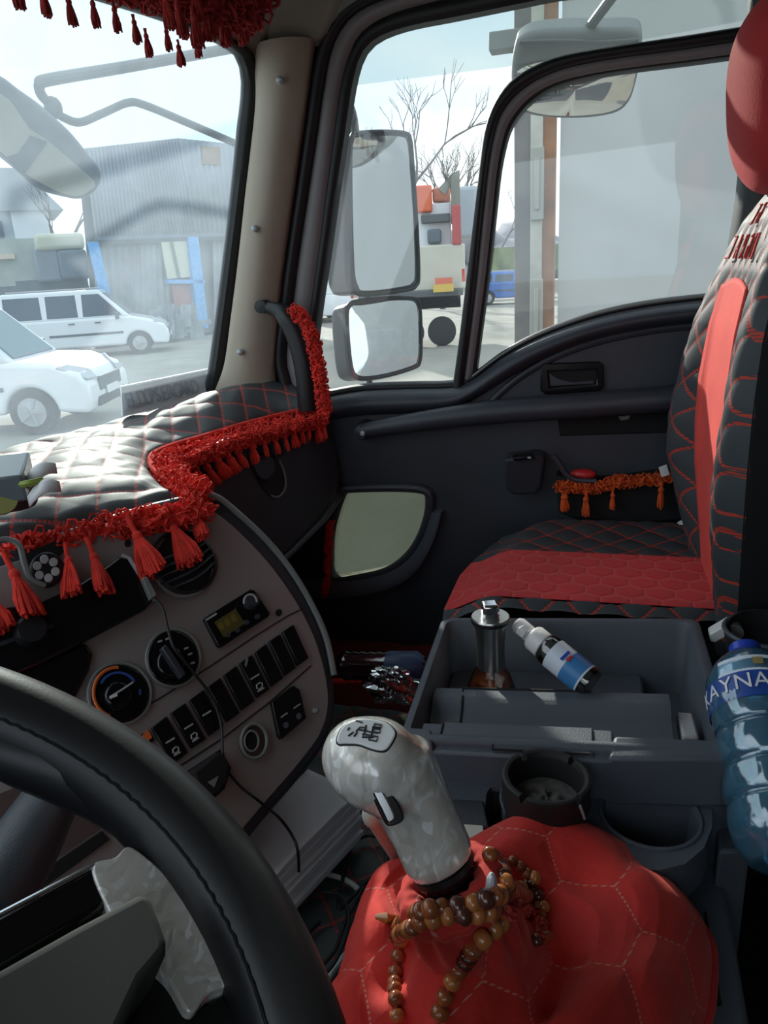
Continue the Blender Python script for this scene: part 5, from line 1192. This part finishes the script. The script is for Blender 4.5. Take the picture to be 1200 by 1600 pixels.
# printed label wraps the shoulder, front towards the seat row
vfront = nrm(-(wbt-wax*WL*.3)); vfront = nrm(vfront-wax*(vfront@wax)); vs_ = np.cross(wax, vfront)
def lab(p, q, a0, a1, h0, h1, r=RB+.0016): a = a0+(a1-a0)*p; return wbb+wax*(h0+(h1-h0)*q)+r*(vfront*math.cos(a)+vs_*math.sin(a))
obj('label_band', MB().grid(lambda p, q: lab(p, q, -PI, PI, WL*.555, WL*.70), 60, 4, cu=False), m['labelblue'], wbot)
obj('label_top', MB().grid(lambda p, q: lab(p, q, -.7, .9, WL*.70, WL*.80, RB+.0012-.003*q), 30, 4), m['labelwhite'], wbot)
obj('label_badge', MB().grid(lambda p, q: lab(p, q, .10, .30, WL*.735, WL*.775, RB+.0018), 8, 3), mat('gold_badge', (.35, .26, .10), .4), wbot)
for i, ch in enumerate('KAYNAK'):
    cu = bpy.data.curves.new('label_letter', 'FONT'); cu.body = ch; cu.size = .024; cu.extrude = .0003; cu.align_x = 'CENTER'
    t_ = bpy.data.objects.new('letter', cu); C.objects.link(t_); me = bpy.data.meshes.new_from_object(t_); bpy.data.objects.remove(t_)
    l = bpy.data.objects.new('letter', me); C.objects.link(l); me.materials.append(m['white'])
    an = -1.25+i*.36; p0 = lab(0, 0, an, an, WL*.60, WL*.6, RB+.0024); nn = nrm(vfront*math.cos(an)+vs_*math.sin(an)); ux = np.cross(wax, nn)
    l.parent = wbot; p0 = p0-np.array(ROOT[wbot.name])
    l.matrix_local = Matrix(((ux[0], wax[0], nn[0], p0[0]), (ux[1], wax[1], nn[1], p0[1]), (ux[2], wax[2], nn[2], p0[2]), (0, 0, 0, 1)))
# ================================================================ MIRRORS OUTSIDE
def pxprism(pl, pts, t, h=0, smo=0):
    P = [pl.at(x, y, h) for x, y in pts]
    if smo: P = smooth_path(P, smo, True)
    return MB().prism(P, -pl.n*t)
MP1 = Plane(onX(598, 330, 1.80), (-.38, -.92, .03))
m1 = thing('door_mirror', 'tall rectangular wing mirror outside the passenger door window', 'mirror', onX(598, 457, 1.82))
fr1 = [(549, 214), (560, 208), (600, 206), (632, 208), (641, 218), (645, 260), (651, 350), (654, 430), (650, 446), (640, 452), (600, 458), (565, 460), (554, 452), (548, 420), (545, 300), (546, 240)]
obj('housing', pxprism(MP1, [(x-4 if x < 600 else x, y) for x, y in fr1], .07, -.002, 60), m['mhouse'], m1, bevel=.012, seg=4)
obj('bezel', MB().tube(smooth_path([MP1.at(x, y, 0) for x, y in fr1], 80, True), .005, 8, closed=True), m['black'], m1)
obj('glass', pxprism(MP1, [(553, 220), (562, 214), (600, 212), (628, 214), (636, 222), (640, 262), (646, 350), (648, 428), (644, 441), (636, 446), (600, 452), (568, 454), (560, 447), (554, 418), (551, 300), (551, 240)], .004, .002, 60), m['mirror'], m1)
obj('mirror_arm', MB().tube(smooth_path([onX(535, 150, 1.62), onX(547, 172, 1.72), onX(553, 200, 1.84), onX(555, 230, 1.88)], 24), .012, 10), m['mhouse'], m1)
MP2 = Plane(onX(598, 530, 1.79), (-.42, -.89, .16))
m2_ = thing('wide_angle_mirror', 'smaller squarish convex mirror just under the tall wing mirror', 'mirror', onX(598, 592, 1.8))
fr2 = [(545, 476), (560, 470), (600, 466), (640, 465), (653, 470), (657, 490), (658, 540), (656, 565), (648, 574), (610, 586), (575, 592), (556, 590), (548, 575), (543, 530), (541, 490)]
obj('housing', pxprism(MP2, fr2, .055, -.002, 60), m['mhouse'], m2_, bevel=.012, seg=4)
obj('bezel', MB().tube(smooth_path([MP2.at(x, y, 0) for x, y in fr2], 80, True), .0045, 8, closed=True), m['black'], m2_)
c2_ = MP2.at(600, 528, 0)
g2 = smooth_path([MP2.at(x, y, .001) for x, y in [(x*.93+600*.07, y*.93+529*.07) for x, y in fr2]], 40, True)
obj('glass', MB().grid(lambda p, q: (c2_*(1-q)+g2[int(p*len(g2)) % len(g2)]*q)+MP2.n*.009*(1-q*q), len(g2), 8, cu=True), m['mirror'], m2_, angle=None)
obj('mirror_link', MB().tube([onX(577, 586, 1.81), onX(578, 625, 1.80), onX(577, 640, 1.70), onX(577, 660, 1.55)], .008, 8).tube([onX(573, 456, 1.84), onX(573, 472, 1.84)], .009, 8), m['mhouse'], m2_)
# kerb mirror above the door
KP = Plane(onX(900, 110, 1.95), (-.86, .0, -.5))
m3 = thing('kerb_mirror', 'grey oval kerb mirror above the passenger door, seen past the window divider', 'mirror', onX(900, 187, 1.95))
kf = [(803, 75), (812, 60), (835, 50), (880, 46), (940, 46), (985, 45), (1003, 55), (1001, 90), (994, 130), (984, 160), (965, 178), (930, 186), (890, 188), (850, 186), (815, 178), (803, 160), (798, 120)]
obj('housing', pxprism(KP, kf, .09, 0, 70), mat('pale_mirror_housing', (.19, .21, .22), .45), m3, bevel=.02, seg=5)
obj('rib', MB().tube(smooth_path([KP.at(x, y, .004) for x, y in ((812, 66), (880, 64), (940, 66), (998, 62))], 20), .005, 6), m['mhouse'], m3)
kg = smooth_path([KP.at(x, y, .003) for x, y in ((808, 112), (850, 96), (920, 88), (990, 84), (992, 120), (980, 156), (955, 174), (900, 181), (850, 179), (815, 168), (806, 145))], 50, True)
kc_ = KP.at(900, 135, .003)
obj('glass', MB().grid(lambda p, q: (kc_*(1-q)+kg[int(p*len(kg)) % len(kg)]*q)+KP.n*.02*(1-q*q), len(kg), 8, cu=True), m['mirror'], m3, angle=None)
obj('mirror_arm', MB().tube([onX(914, 52, 1.96), onX(968, -20, 1.80), onX(1030, -90, 1.6)], .011, 10), m['mhouse'], m3)
# front mirror with its bracket, ahead of the windshield
FP = Plane(onY(80, 220, 1.30), (-.55, -.75, -.36))
m4 = thing('front_mirror', 'pale blunt-ended front mirror on bent arms ahead of the windshield', 'mirror', onY(60, 300, 1.3))
ff = [(-60, 90), (0, 118), (30, 140), (62, 163), (82, 180), (112, 208), (140, 242), (156, 262), (160, 280), (150, 300), (128, 312), (100, 309), (60, 296), (20, 262), (-30, 222), (-90, 170)]
obj('housing', pxprism(FP, ff, .07, 0, 70), mat('front_mirror_shell', (.16, .19, .23), .5), m4, bevel=.012, seg=4)
obj('glass_face', pxprism(FP, [(-60, 120), (-10, 140), (18, 160), (46, 200), (75, 220), (110, 250), (148, 284), (140, 298), (124, 306), (100, 303), (68, 288), (38, 270), (0, 236), (-60, 190)], .004, .004, 50), mat('front_mirror_face', (.42, .42, .36), .35), m4)
obj('mirror_patch', pxprism(FP, [(48, 212), (74, 222), (36, 275), (8, 246), (28, 240)], .003, .007), mat('painted_dark_reflection', (.07, .10, .14), .2), m4)  # dark reflection painted as a flat patch on the mirror face
arm = onY
obj('upper_arm', MB().tube(smooth_path([arm(85, 168, 1.32), arm(66, 150, 1.31), arm(62, 132, 1.30), arm(80, 124, 1.28), arm(200, 104, 1.20), arm(370, 74, 1.05), arm(420, 64, 1.0)], 60), [.011+.003*min(1, i/30) for i in range(61)][:61], 10), m['mhouse'], m4)
obj('lower_arm', MB().tube(smooth_path([arm(82, 172, 1.32), arm(100, 184, 1.31), arm(125, 191, 1.30), arm(160, 177, 1.26), (arm(198, 161, 1.23)), arm(225, 164, 1.21), arm(300, 195, 1.13), arm(372, 226, 1.05)], 60), .0105, 10), m['mhouse'], m4)
obj('swivel', MB().ell(arm(83, 168, 1.31), (.022, .022, .026), 14, 10), m['mhouse'], m4)
# ================================================================ OUTSIDE
GND = -GZ
g_ = MB().box((60, 0, GND-.02), (260, 260, .04))
struct(obj('ground', g_, mat('dusty_asphalt', (.30, .29, .255), .9, bump=.3, bscale=3, var=.14, vscale=.8)), 'pale dusty asphalt yard')
def gpt(x, y): return onZ(x, y, GND)
# trailer with tarpaulin side
tr = thing('tarpaulin_trailer', 'white curtain-sided trailer with rusty corner post parked beside the door', 'trailer', (3.6, .1, GND))
YF = onX(866, 350, 3.5)[1]
def tarp(p, q):
    y = YF-.02-6.5*p; z = -1.05+3.1*q
    w_ = .035*noise.noise(Vector((y*1.3, z*1.0, 0)))+.02*noise.noise(Vector((y*4-z*2.5, z*1.5, 3)))
    w_ += .02*math.exp(-((z-.35-(YF-y)*-.5)/.05)**2)*math.exp(-(YF-y)*1.2)
    return np.array((3.5-w_*.6, y, z))
obj('tarpaulin', MB().grid(tarp, 130, 70), mat('grey_white_tarp', (.50, .51, .51), .55, var=.05, vscale=2), tr, angle=None)
obj('roof_sheet', MB().box((4.75, YF-3.3, 2.06), (2.5, 6.5, .05)), m['wpaint'], tr)
obj('rust_post', MB().box((3.52, (onX(845, 350, 3.48)[1]+YF)/2+.004, .45), (.10, onX(842, 350, 3.48)[1]-YF+.005, 3.1)), mat('orange_rust_post', (.33, .15, .07), .7, var=.35, vscale=9), tr, bevel=.004)
obj('post_strip', MB().box((3.46, onX(838, 350, 3.46)[1], .45), (.03, .05, 3.05)), mat('pale_strip', (.50, .50, .44), .6, var=.2, vscale=10), tr, bevel=.003)
obj('front_post', MB().box((3.50, onX(818, 350, 3.48)[1], .42), (.09, .075, 3.0)), mat('grey_galvanised', (.17, .16, .155), .6, var=.25, vscale=7), tr, bevel=.006)
for zz_ in (1.72, .30, -.22): obj('latch', MB().box((3.44, onX(836, 350, 3.46)[1]-.01, zz_), (.03, .055, .28)).box((3.42, onX(836, 350, 3.46)[1]-.01, zz_), (.012, .02, .2)), mat('latch_zinc_%d' % int(zz_*10), (.40, .40, .36), .5, metal=.3), tr, bevel=.003)
obj('corner_bracket', MB().box((3.48, onX(815, 60, 3.46)[1]+.03, onX(815, 60, 3.46)[2]), (.08, .20, .07)).box((3.48, onX(815, 60, 3.46)[1], onX(815, 60, 3.46)[2]-.10), (.08, .06, .18)), mat('bracket_steel', (.20, .21, .21), .5), tr, bevel=.006)
obj('chassis_rail', MB().box((4.6, YF-3.3, -1.15), (2.2, 6.6, .20)), m['mhouse'], tr)
for yy in (-4.2, -5.4):
    for xx in (3.7, 5.5): obj('wheel', MB().lathe([(.0001, -.14), (.25, -.14), (.30, -.12), (.48, -.13), (.5, -.08), (.5, .08), (.48, .13), (.0001, .13)], (xx, YF+yy, GND+.5), (1, 0, 0), 28), m['tyre'], tr)
obj('support_leg', MB().box((3.9, YF-.9, -1.6), (.14, .14, .72)).box((3.9, YF-.9, -1.93), (.3, .3, .03)), m['mhouse'], tr)
# cars
def car(name, label, pos, yaw, van=True, L=4.5, H=1.84, W=1.8, cat='van', paint=None):
    paint = paint or m['wpaint']; t = thing(name, label, cat, (pos[0], pos[1], GND)); t.rotation_euler.z = 0
    cs, sn = math.cos(yaw), math.sin(yaw)
    def Wd(P): x, y, z = P; return (pos[0]+x*cs-y*sn, pos[1]+x*sn+y*cs, GND+z)
    def put(name, mb, mt, bevel=0, parent=t, seg=3, angle=35):
        mb.v = [Wd(p) for p in mb.v]; return obj(name, mb, mt, parent, bevel=bevel, seg=seg, angle=angle)
    fx, rx = L/2-.85, -L/2+.80; r = .36; belt = 1.08 if van else 1.0
    arch = lambda cx: [(cx-r*math.cos(a)*1.0, .30+r*math.sin(a)) for a in np.linspace(0, PI, 13)]
    prof = [(-L/2+.02, .28)]+arch(rx)+arch(fx)+[(L/2-.05, .26), (L/2, .45), (L/2-.02, .66), (L/2-.12, .82), (L/2-.5, .98), (L/2-1.02, belt+.02), (-L/2+.02, belt+.02), (-L/2-.02, .7)]
    put('body', MB().prism([(x, -W/2, z) for x, z in prof], (0, W, 0)), paint, .07, seg=4)
    lo = [(-L/2+.03, belt), (L/2-1.0, belt)]; hi = [(-L/2+.14, H), (L/2-1.78, H)]
    def side(x, z, s): f = (z-belt)/(H-belt); return (x, s*(W/2-.02-.16*f), z)
    gh = MB(); vs = [side(lo[0][0], belt, -1), side(lo[1][0], belt, -1), side(lo[1][0], belt, 1), side(lo[0][0], belt, 1), side(hi[0][0], H, -1), side(hi[1][0], H, -1), side(hi[1][0], H, 1), side(hi[0][0], H, 1)]
    gh.add(vs, [(0, 1, 5, 4), (1, 2, 6, 5), (2, 3, 7, 6), (3, 0, 4, 7), (4, 5, 6, 7), (3, 2, 1, 0)])
    put('cabin', gh, paint, .06, seg=4)
    fxl = lambda z: lo[1][0]+(hi[1][0]-lo[1][0])*(z-belt)/(H-belt)
    zb, zt = belt+.06, H-.12
    wins = [(-L/2+.18, -L/2+1.15), (-L/2+1.28, -.15), (-.02, None)] if van else [(-L/2+.2, -.9), (-.8, .05), (.15, None)]
    for s in (-1, 1):
        for a, b in wins:
            if b is None: P = [(a, zb), (fxl(zb)-.16, zb), (fxl(zt)-.12, zt), (a+.03, zt)]
            else: P = [(a, zb), (b, zb), (b-.01, zt), (a+.02, zt)]
            q = [np.array(side(x, z, s))+np.array((0, s*.006, 0)) for x, z in P]
            put('side_window', MB().prism(q, (0, -s*.012, 0)), m['dglass'], .008, seg=2)
        put('door_handle', MB().box((.35, s*(W/2+.015), .97), (.16, .03, .035)).box((-.35, s*(W/2+.015), .97), (.16, .03, .035)), m['mhouse'])
        put('rub_strip', MB().box((.0, s*(W/2+.008), .66), (L*.44, .02, .06)), m['mhouse'], .004)
        put('wing_mirror', MB().box((L/2-1.35, s*(W/2+.12), 1.12), (.10, .18, .18)), m['mhouse'], .03)
        put('headlight', MB().prism([(L/2-.03, s*.48, .70), (L/2-.03, s*.84, .72), (L/2-.42, s*.905, .90), (L/2-.30, s*.80, .93), (L/2-.12, s*.50, .83)], (.02, 0, .02)), mat('headlight_lens', (.42, .45, .50), .15) if 'headlight_lens' not in bpy.data.materials else bpy.data.materials['headlight_lens'], .008)
        put('tail_light', MB().box((-L/2-.01, s*.80, 1.15), (.05, .12, .5)), mat('tail_red', (.5, .03, .02), .3) if 'tail_red' not in bpy.data.materials else bpy.data.materials['tail_red'], .01)
    zw0, zw1 = belt+.05, H-.10
    put('windscreen', MB().prism([(fxl(zw0)+.02, -.70, zw0+.01), (fxl(zw0)+.02, .70, zw0+.01), (fxl(zw1)+.02, .60, zw1+.01), (fxl(zw1)+.02, -.60, zw1+.01)], (-.02, 0, -.01)), mat('windscreen_glass', (.16, .22, .24), .12) if 'windscreen_glass' not in bpy.data.materials else bpy.data.materials['windscreen_glass'], .01)
    put('grille', MB().box((L/2-.005, 0, .62), (.04, .95, .20)), m['mhouse'], .02)
    put('lower_grille', MB().box((L/2-.01, 0, .38), (.05, 1.2, .14)), m['black'], .02)
    put('number_plate', MB().box((L/2+.02, 0, .50), (.02, .5, .11)), m['white'], .004)
    put('roof_rail', MB().tube([(-L/2+.3, -.62, H+.04), (hi[1][0]-.1, -.62, H+.04)], .018, 6).tube([(-L/2+.3, .62, H+.04), (hi[1][0]-.1, .62, H+.04)], .018, 6), m['rim'])
    for cx in (fx, rx):
        for s in (-1, 1):
            w_ = put('wheel', MB().lathe([(.0001, -.09), (.20, -.09), (.22, -.11), (.31, -.11), (.325, -.07), (.325, .07), (.31, .11), (.0001, .10)], (cx, s*(W/2-.11), .325), (0, s, 0), 28), m['tyre'])
            hb_ = MB().lathe([(.0001, .122), (.05, .122), (.07, .112), (.20, .116), (.205, .100)], (cx, s*(W/2-.11), .325), (0, s, 0), 24)
            for k in range(5):
                a = 2*PI*k/5; hb_.box((cx+.12*math.cos(a), s*(W/2+.012), .325+.12*math.sin(a)), (.16, .02, .035), (math.cos(a), 0, math.sin(a)), (0, 1, 0), (-math.sin(a), 0, math.cos(a)))
            put('hub_cap', hb_, m['rim'], parent=w_)
    return t
def heading(px, py, turn):
    g = gpt(px, py); r2 = nrm(np.array((g[0], g[1], 0))); pr_ = np.array((r2[1], -r2[0], 0)); t = math.radians(turn)
    h = pr_*math.cos(t)-r2*math.sin(t); return g, h, math.atan2(h[1], h[0])
g, h, yw = heading(222, 553, 4)
sdv = np.array((-h[1], h[0], 0))
car('minivan', 'white passenger van parked side-on in front of the grey shed', g-h*1.40+sdv*.80, yw, True, 4.5, 1.86)
g, h, yw = heading(62, 678, 24); sdv = np.array((-h[1], h[0], 0))
car('delivery_van', 'white delivery van nearest the windshield, its nose turned to the viewer', g-h*1.25+sdv*.80, yw, False, 4.2, 1.78)
g, h, yw = heading(505, 482, 55); sdv = np.array((-h[1], h[0], 0))
car('distant_van', 'small white van in the distance left of the tall wing mirror', gpt(500, 486)*.8*np.array((1, 1, 0))+np.array((0, 0, GND)), math.radians(35), True, 4.4, 1.9)
# grey sheet-metal shed with blue posts
S0, S1 = gpt(165, 545), gpt(420, 512)
dS = nrm((S1-S0)*np.array((1, 1, 0))); nS = np.array((dS[1], -dS[0], 0)); nS = nS if nS@S0 < 0 else -nS
SPn = Plane(S0, nS)
def sw(x, y, h=0): return SPn.at(x, y, h)
shed = thing('metal_shed', 'tall grey sheet-metal shed with bright blue posts behind the vans', 'shed', S0)
base_l, base_r = sw(160, 548), sw(430, 505)
topL, topM, topR = sw(131, 232), sw(278, 216), sw(430, 232)
midL, midR = sw(150, 376), sw(430, 366)
def corr(A, B, Cc, D, n, amp=.03):
    """corrugated sheet between bottom edge A-B and top edge D-C"""
    return MB().grid(lambda p, q: (A*(1-p)+B*p)*(1-q)+(D*(1-p)+Cc*p)*q+nS*amp*math.sin(p*n*2*PI), n*6, 1)
metal = mat('grey_corrugated_sheet', (.27, .29, .33), .6, var=.22, vscale=.6)
metal2 = mat('worn_grey_sheet', (.25, .27, .29), .6, var=.28, vscale=1.1)
def lerp(a, b, t): return a*(1-t)+b*t
tops = [topL, lerp(topL, topM, .34), lerp(topL, topM, .68), topM, lerp(topM, topR, .5), topR]
mids = [midL]+[lerp(midL, midR, t) for t in (.16, .33, .50, .75)]+[midR]
for i in range(5): obj('wall_sheet', corr(mids[i], mids[i+1], tops[i+1], tops[i], 9), metal, shed, solid=.01, angle=60)
bs = [base_l]+[lerp(base_l, base_r, t) for t in (.22, .42, .62, .80)]+[base_r]
ms2 = [midL]+[lerp(midL, midR, t) for t in (.22, .42, .62, .80)]+[midR]
for i in range(5):
    if i == 2: continue
    obj('lower_sheet', corr(bs[i]-nS*.2, bs[i+1]-nS*.2, ms2[i+1]-nS*.2, ms2[i]-nS*.2, 6), metal2, shed, solid=.01, angle=60)
obj('lintel', MB().tube([midL, midR], .14, 4), mat('shed_dark_rail', (.12, .14, .17), .6), shed)
def post(a, b, w_): return MB().prism([sw(a[0]-w_, a[1], .15), sw(a[0]+w_, a[1], .15), sw(b[0]+w_, b[1], .15), sw(b[0]-w_, b[1], .15)], -nS*.25)
obj('blue_post', post((148, 378), (169, 466), 5.5), m['bluepaint'], shed)
obj('blue_post', post((302, 370), (318, 512), 8), m['bluepaint'], shed)
obj('blue_rail', post((292, 437), (292, 443), 28), m['bluepaint'], shed)
obj('blue_rail', MB().tube([sw(255, 530, .2), sw(288, 520, .2), sw(318, 508, .2)], .10, 5), m['bluepaint'], shed)
obj('cream_panel', MB().prism([sw(252, 378, .02), sw(298, 376, .02), sw(302, 432, .02), sw(262, 436, .02)], -nS*.05), mat('cream_panel', (.55, .54, .42), .7), shed)
obj('panel_mullion', MB().tube([sw(268, 378, .05), sw(280, 434, .05)], .06, 4), mat('mullion', (.15, .17, .16), .7), shed)
obj('red_panel', MB().prism([sw(268, 446, -.05), sw(302, 444, -.05), sw(306, 480, -.05), sw(274, 484, -.05)], -nS*.05), mat('faded_red_panel', (.35, .15, .14), .7), shed)
obj('door_leaf', MB().prism([sw(255, 440, -.2), sw(310, 440, -.2), sw(316, 514, -.2), sw(258, 522, -.2)], -nS*.05), mat('rust_grey', (.16, .17, .17), .8, var=.4, vscale=2), shed)
obj('brick_patch', MB().prism([sw(316, 228, .06), sw(344, 230, .06), sw(344, 258, .06), sw(316, 256, .06)], -nS*.05), mat('brown_patch', (.28, .20, .15), .8, var=.2, vscale=2), shed)
obj('shed_body', MB().prism([base_l-nS*.4, base_r-nS*.4, midR-nS*.4, topR-nS*.4, topM-nS*.4, topL-nS*.4], nrm(S0*np.array((1, 1, 0)))*4), mat('shed_side', (.20, .21, .23), .8), shed)
# clutter at the shed door
rdc = random.Random(3); sc_ = MB()
for k in range(26):
    p0 = sw(rdc.uniform(245, 312), rdc.uniform(488, 520), .7); sc_.box(p0, (rdc.uniform(.1, .7), rdc.uniform(.1, .4), rdc.uniform(.1, .8)), (rdc.uniform(.3, 1), rdc.uniform(-1, 1), 0), (rdc.uniform(-1, 1), .5, 0), (rdc.uniform(-.4, .4), 0, 1))
o = tag(obj('scrap_heap', sc_, mat('scrap', (.20, .24, .27), .7, var=.4, vscale=2)), 'heap of scrap metal at the foot of the shed door', 'scrap'); o['kind'] = 'stuff'
# far houses on the left
def facing_box(x0, y0, x1, y1, D, depth=3., h0=0):
    """box whose near face stands at horizontal distance D"""
    c = ray((x0+x1)/2, 440); n_ = nrm(np.array((c[0], c[1], 0))); P = Plane(n_*D, n_)
    a, b, c_, d = P.at(x0, y1), P.at(x1, y1), P.at(x1, y0), P.at(x0, y0); up = (c_[2]+d[2])/2; dn = (a[2]+b[2])/2
    a[2] = b[2] = dn+h0; c_[2] = d[2] = up
    c_[0:2] = b[0:2]; d[0:2] = a[0:2]
    return [a, b, c_, d], n_*depth, P
def fbox(*a, **k): q, off, P = facing_box(*a, **k); return MB().prism(q, off)
hs_ = thing('white_house', 'far white house with a low grey roof at the left of the windshield', 'house', gpt(40, 470))
obj('wall', fbox(-120, 326, 84, 445, 60, 8.), mat('pale_blue_wall', (.60, .66, .74), .8), hs_)
q, off, P = facing_box(-140, 262, 100, 330, 59, 9.)
obj('roof', MB().prism([q[0], q[1], lerp(q[2], q[3], .25), lerp(q[2], q[3], .8)], off), mat('faded_roof', (.32, .36, .40), .8, var=.15, vscale=.5), hs_)
obj('wall_panel', fbox(24, 328, 82, 372, 59.5, .6), mat('white_wall', (.70, .74, .80), .8), hs_)
obj('window', fbox(-4, 345, 8, 370, 59.4, .6), m['dglass'], hs_)
tk = thing('beige_truck', 'beige lorry cab with a cream roof behind the minivan', 'truck', gpt(110, 520))
obj('load', fbox(-60, 374, 66, 448, 33, 3.), mat('grey_green_load', (.42, .46, .43), .7, var=.15, vscale=1), tk)
obj('load_stripe', fbox(-60, 398, 24, 406, 32.8, .5), mat('peach_stripe', (.75, .62, .50), .7), tk)
obj('cab_roof', fbox(56, 364, 134, 390, 32, 3.), mat('cream_roof', (.62, .62, .50), .6), tk, bevel=.15)
obj('cab_box', fbox(60, 388, 100, 440, 32.2, 2.6), mat('slate_cab', (.27, .31, .36), .6, var=.2, vscale=1), tk, bevel=.1)
obj('grille_box', fbox(97, 390, 142, 436, 31.8, 2.6), mat('dark_slate_grille', (.14, .17, .21), .6, var=.2, vscale=1.5), tk, bevel=.1)
obj('chassis', fbox(-60, 438, 148, 500, 33, 2.6), mat('chassis_grey', (.20, .22, .24), .8), tk)  # one even grey over the whole chassis block
tag(obj('sand_pile', MB().lathe([(3.2, 0), (2.2, .9), (1.0, 1.7), (.0001, 2.1)], gpt(140, 505)*np.array((1, 1, 0))+np.array((0, 0, GND)), (0, 0, 1), 20), mat('sand', (.45, .38, .27), .9, var=.15, vscale=1)), 'heap of tan sand between minivan and blue post', 'sand heap')
# recovery lorry seen through the side window
rl_ = thing('crane_lorry', 'white flatbed lorry with an orange crane box beyond the mirrors', 'truck', gpt(690, 495))
obj('body', fbox(560, 385, 728, 456, 19, 2.2), mat('cream_body', (.62, .60, .52), .6, var=.08, vscale=1), rl_, bevel=.04)
obj('upper_body', fbox(640, 318, 706, 388, 19.4, 1.6), m['wpaint'], rl_, bevel=.04)
obj('orange_box', fbox(648, 289, 676, 332, 19.2, 1.), mat('orange_paint', (.72, .14, .05), .5), rl_, bevel=.05)
obj('orange_box', fbox(676, 292, 704, 314, 19.6, 1.), mat('faded_orange', (.62, .25, .16), .5), rl_, bevel=.05)
obj('dark_gap', fbox(658, 334, 704, 348, 19.1, .5), m['mhouse'], rl_, bevel=.03)
obj('dark_gap', fbox(668, 358, 690, 380, 19.1, .5), mat('dark_slate', (.12, .15, .18), .6), rl_, bevel=.05)
obj('red_post', fbox(707, 320, 721, 382, 19., .4), mat('red_post', (.50, .10, .10), .5), rl_, bevel=.02)
obj('grey_tank', fbox(712, 290, 748, 372, 20.5, 1.5), mat('pale_tank', (.45, .50, .56), .5), rl_, bevel=.1)
obj('knuckle_boom', MB().tube([facing_box(690, 285, 700, 300, 19.3)[0][0], facing_box(700, 270, 712, 300, 19.3)[0][2], facing_box(706, 330, 712, 350, 19.3)[0][1]], .13, 6), mat('boom_grey', (.25, .25, .22), .6), rl_)
obj('bed_edge', fbox(560, 456, 724, 466, 18.8, 2.4), m['mhouse'], rl_, bevel=.02)
pl_ = obj('warning_plate', fbox(677, 444, 709, 456, 18.7, .06), mat('yellow_plate', (.75, .52, .12), .5), rl_)
obj('warning_plate_red', fbox(680, 434, 707, 444, 18.7, .06), mat('coral_plate', (.75, .20, .12), .5), rl_)
obj('red_light', fbox(722, 420, 727, 440, 18.7, .06), mat('lamp_red', (.6, .05, .03), .4), rl_)
for x_ in (640, 690, 560):
    c_ = facing_box(x_-18, 462, x_+18, 498, 19.4)[0]; cc = (c_[0]+c_[2])/2; nn_ = nrm(np.array((ray(x_, 440)[0], ray(x_, 440)[1], 0)))
    obj('wheel', MB().lathe([(.0001, -.15), (.3, -.15), (.36, -.12), (.36, .12), (.0001, .15)], (cc[0], cc[1], GND+.36), nn_, 24), m['tyre'], rl_)
obj('underframe', fbox(570, 466, 720, 484, 20, 1.2), m['deep'], rl_)
bc = ray(800, 430); bn = nrm(np.array((bc[0], bc[1], 0)))
car('blue_car', 'small blue car under the trees beyond the divider', bn*38+np.array((0, 0, GND)), math.atan2(-bn[0], bn[1]), False, 3.9, 1.5, 1.7, 'car', mat('blue_car_paint', (.05, .16, .50), .4))
tag(obj('grass_bank', fbox(750, 384, 900, 424, 52, 6.), mat('grass', (.17, .20, .09), .9, var=.5, vscale=.8)), 'green grassy bank beyond the blue car', 'grass')['kind'] = 'stuff'
tag(obj('kerb_wall', fbox(740, 440, 900, 458, 42, .6), mat('pink_concrete', (.42, .38, .34), .9)), 'low pale concrete kerb wall beyond the yard', 'wall')
# bare trees
def tree(label, base, h, seed, lean=0, grp='bare winter trees beyond the yard'):
    rd = random.Random(seed); mb = MB()
    def br(p, d, l, r, n):
        d = nrm(d); e = p+d*l; mid = p+d*l*.5+np.array([rd.gauss(0, .04)*l for _ in range(3)]); mb.tube([p, mid, e], [r, r*.85, r*.65], 4, False)
        if n == 0: return
        for k in range(rd.choice((2, 3, 3))):
            a = rd.uniform(0, 2*PI); s = rd.uniform(.35, .75); v = nrm(np.cross(d, (math.cos(a), math.sin(a), .3)))
            br(e if k else p+d*l*rd.uniform(.6, 1), d+v*s+np.array((0, 0, .12)), l*rd.uniform(.62, .82), r*.60, n-1)
    br(np.array(base, float), np.array((lean, lean*.3, 1.)), h*.30, h*.016, 5)
    t = obj('bare_tree', mb, mat('bark_%d' % seed, (.16, .14, .13), .9), angle=None); return tag(t, label, 'tree', grp)
def gd_(px, D): c = ray(px, 430); n_ = nrm(np.array((c[0], c[1], 0))); return np.array((n_[0]*D, n_[1]*D, GND))
tree('bare tree rising above the tall wing mirror', gd_(625, 40), 11.5, 4)
tree('bare tree with spreading twigs just left of the window divider', gd_(690, 36), 8.8, 9, .15)
tree('thin bare tree between wing mirror and divider', gd_(665, 44), 9.0, 12, -.1)
tree('bare tree right behind the window divider', gd_(780, 60), 8.5, 15)
tree('bare tree far left beyond the front mirror', gd_(112, 46), 9.5, 21)
tree('bare tree at the pillar side of the door window', gd_(512, 55), 8.0, 25)
rdw = random.Random(5); hz = MB()
for k in range(60):
    c_ = gd_(rdw.uniform(470, 860), rdw.uniform(66, 76)); hz.ell(c_+np.array((0, 0, rdw.uniform(1.0, 3.6))), (rdw.uniform(1.5, 3), rdw.uniform(1.5, 3), rdw.uniform(1., 2.2)), 9, 6)
for i, P in enumerate(hz.v): n_ = noise.noise(Vector(P)*.9); hz.v[i] = (P[0]+n_, P[1]+n_, P[2]+n_*.8)
tag(obj('far_treeline', hz, mat('purple_grey_scrub', (.26, .25, .27), .95, var=.25, vscale=.6), angle=None), 'hazy grey-brown treeline along the horizon', 'trees')['kind'] = 'stuff'
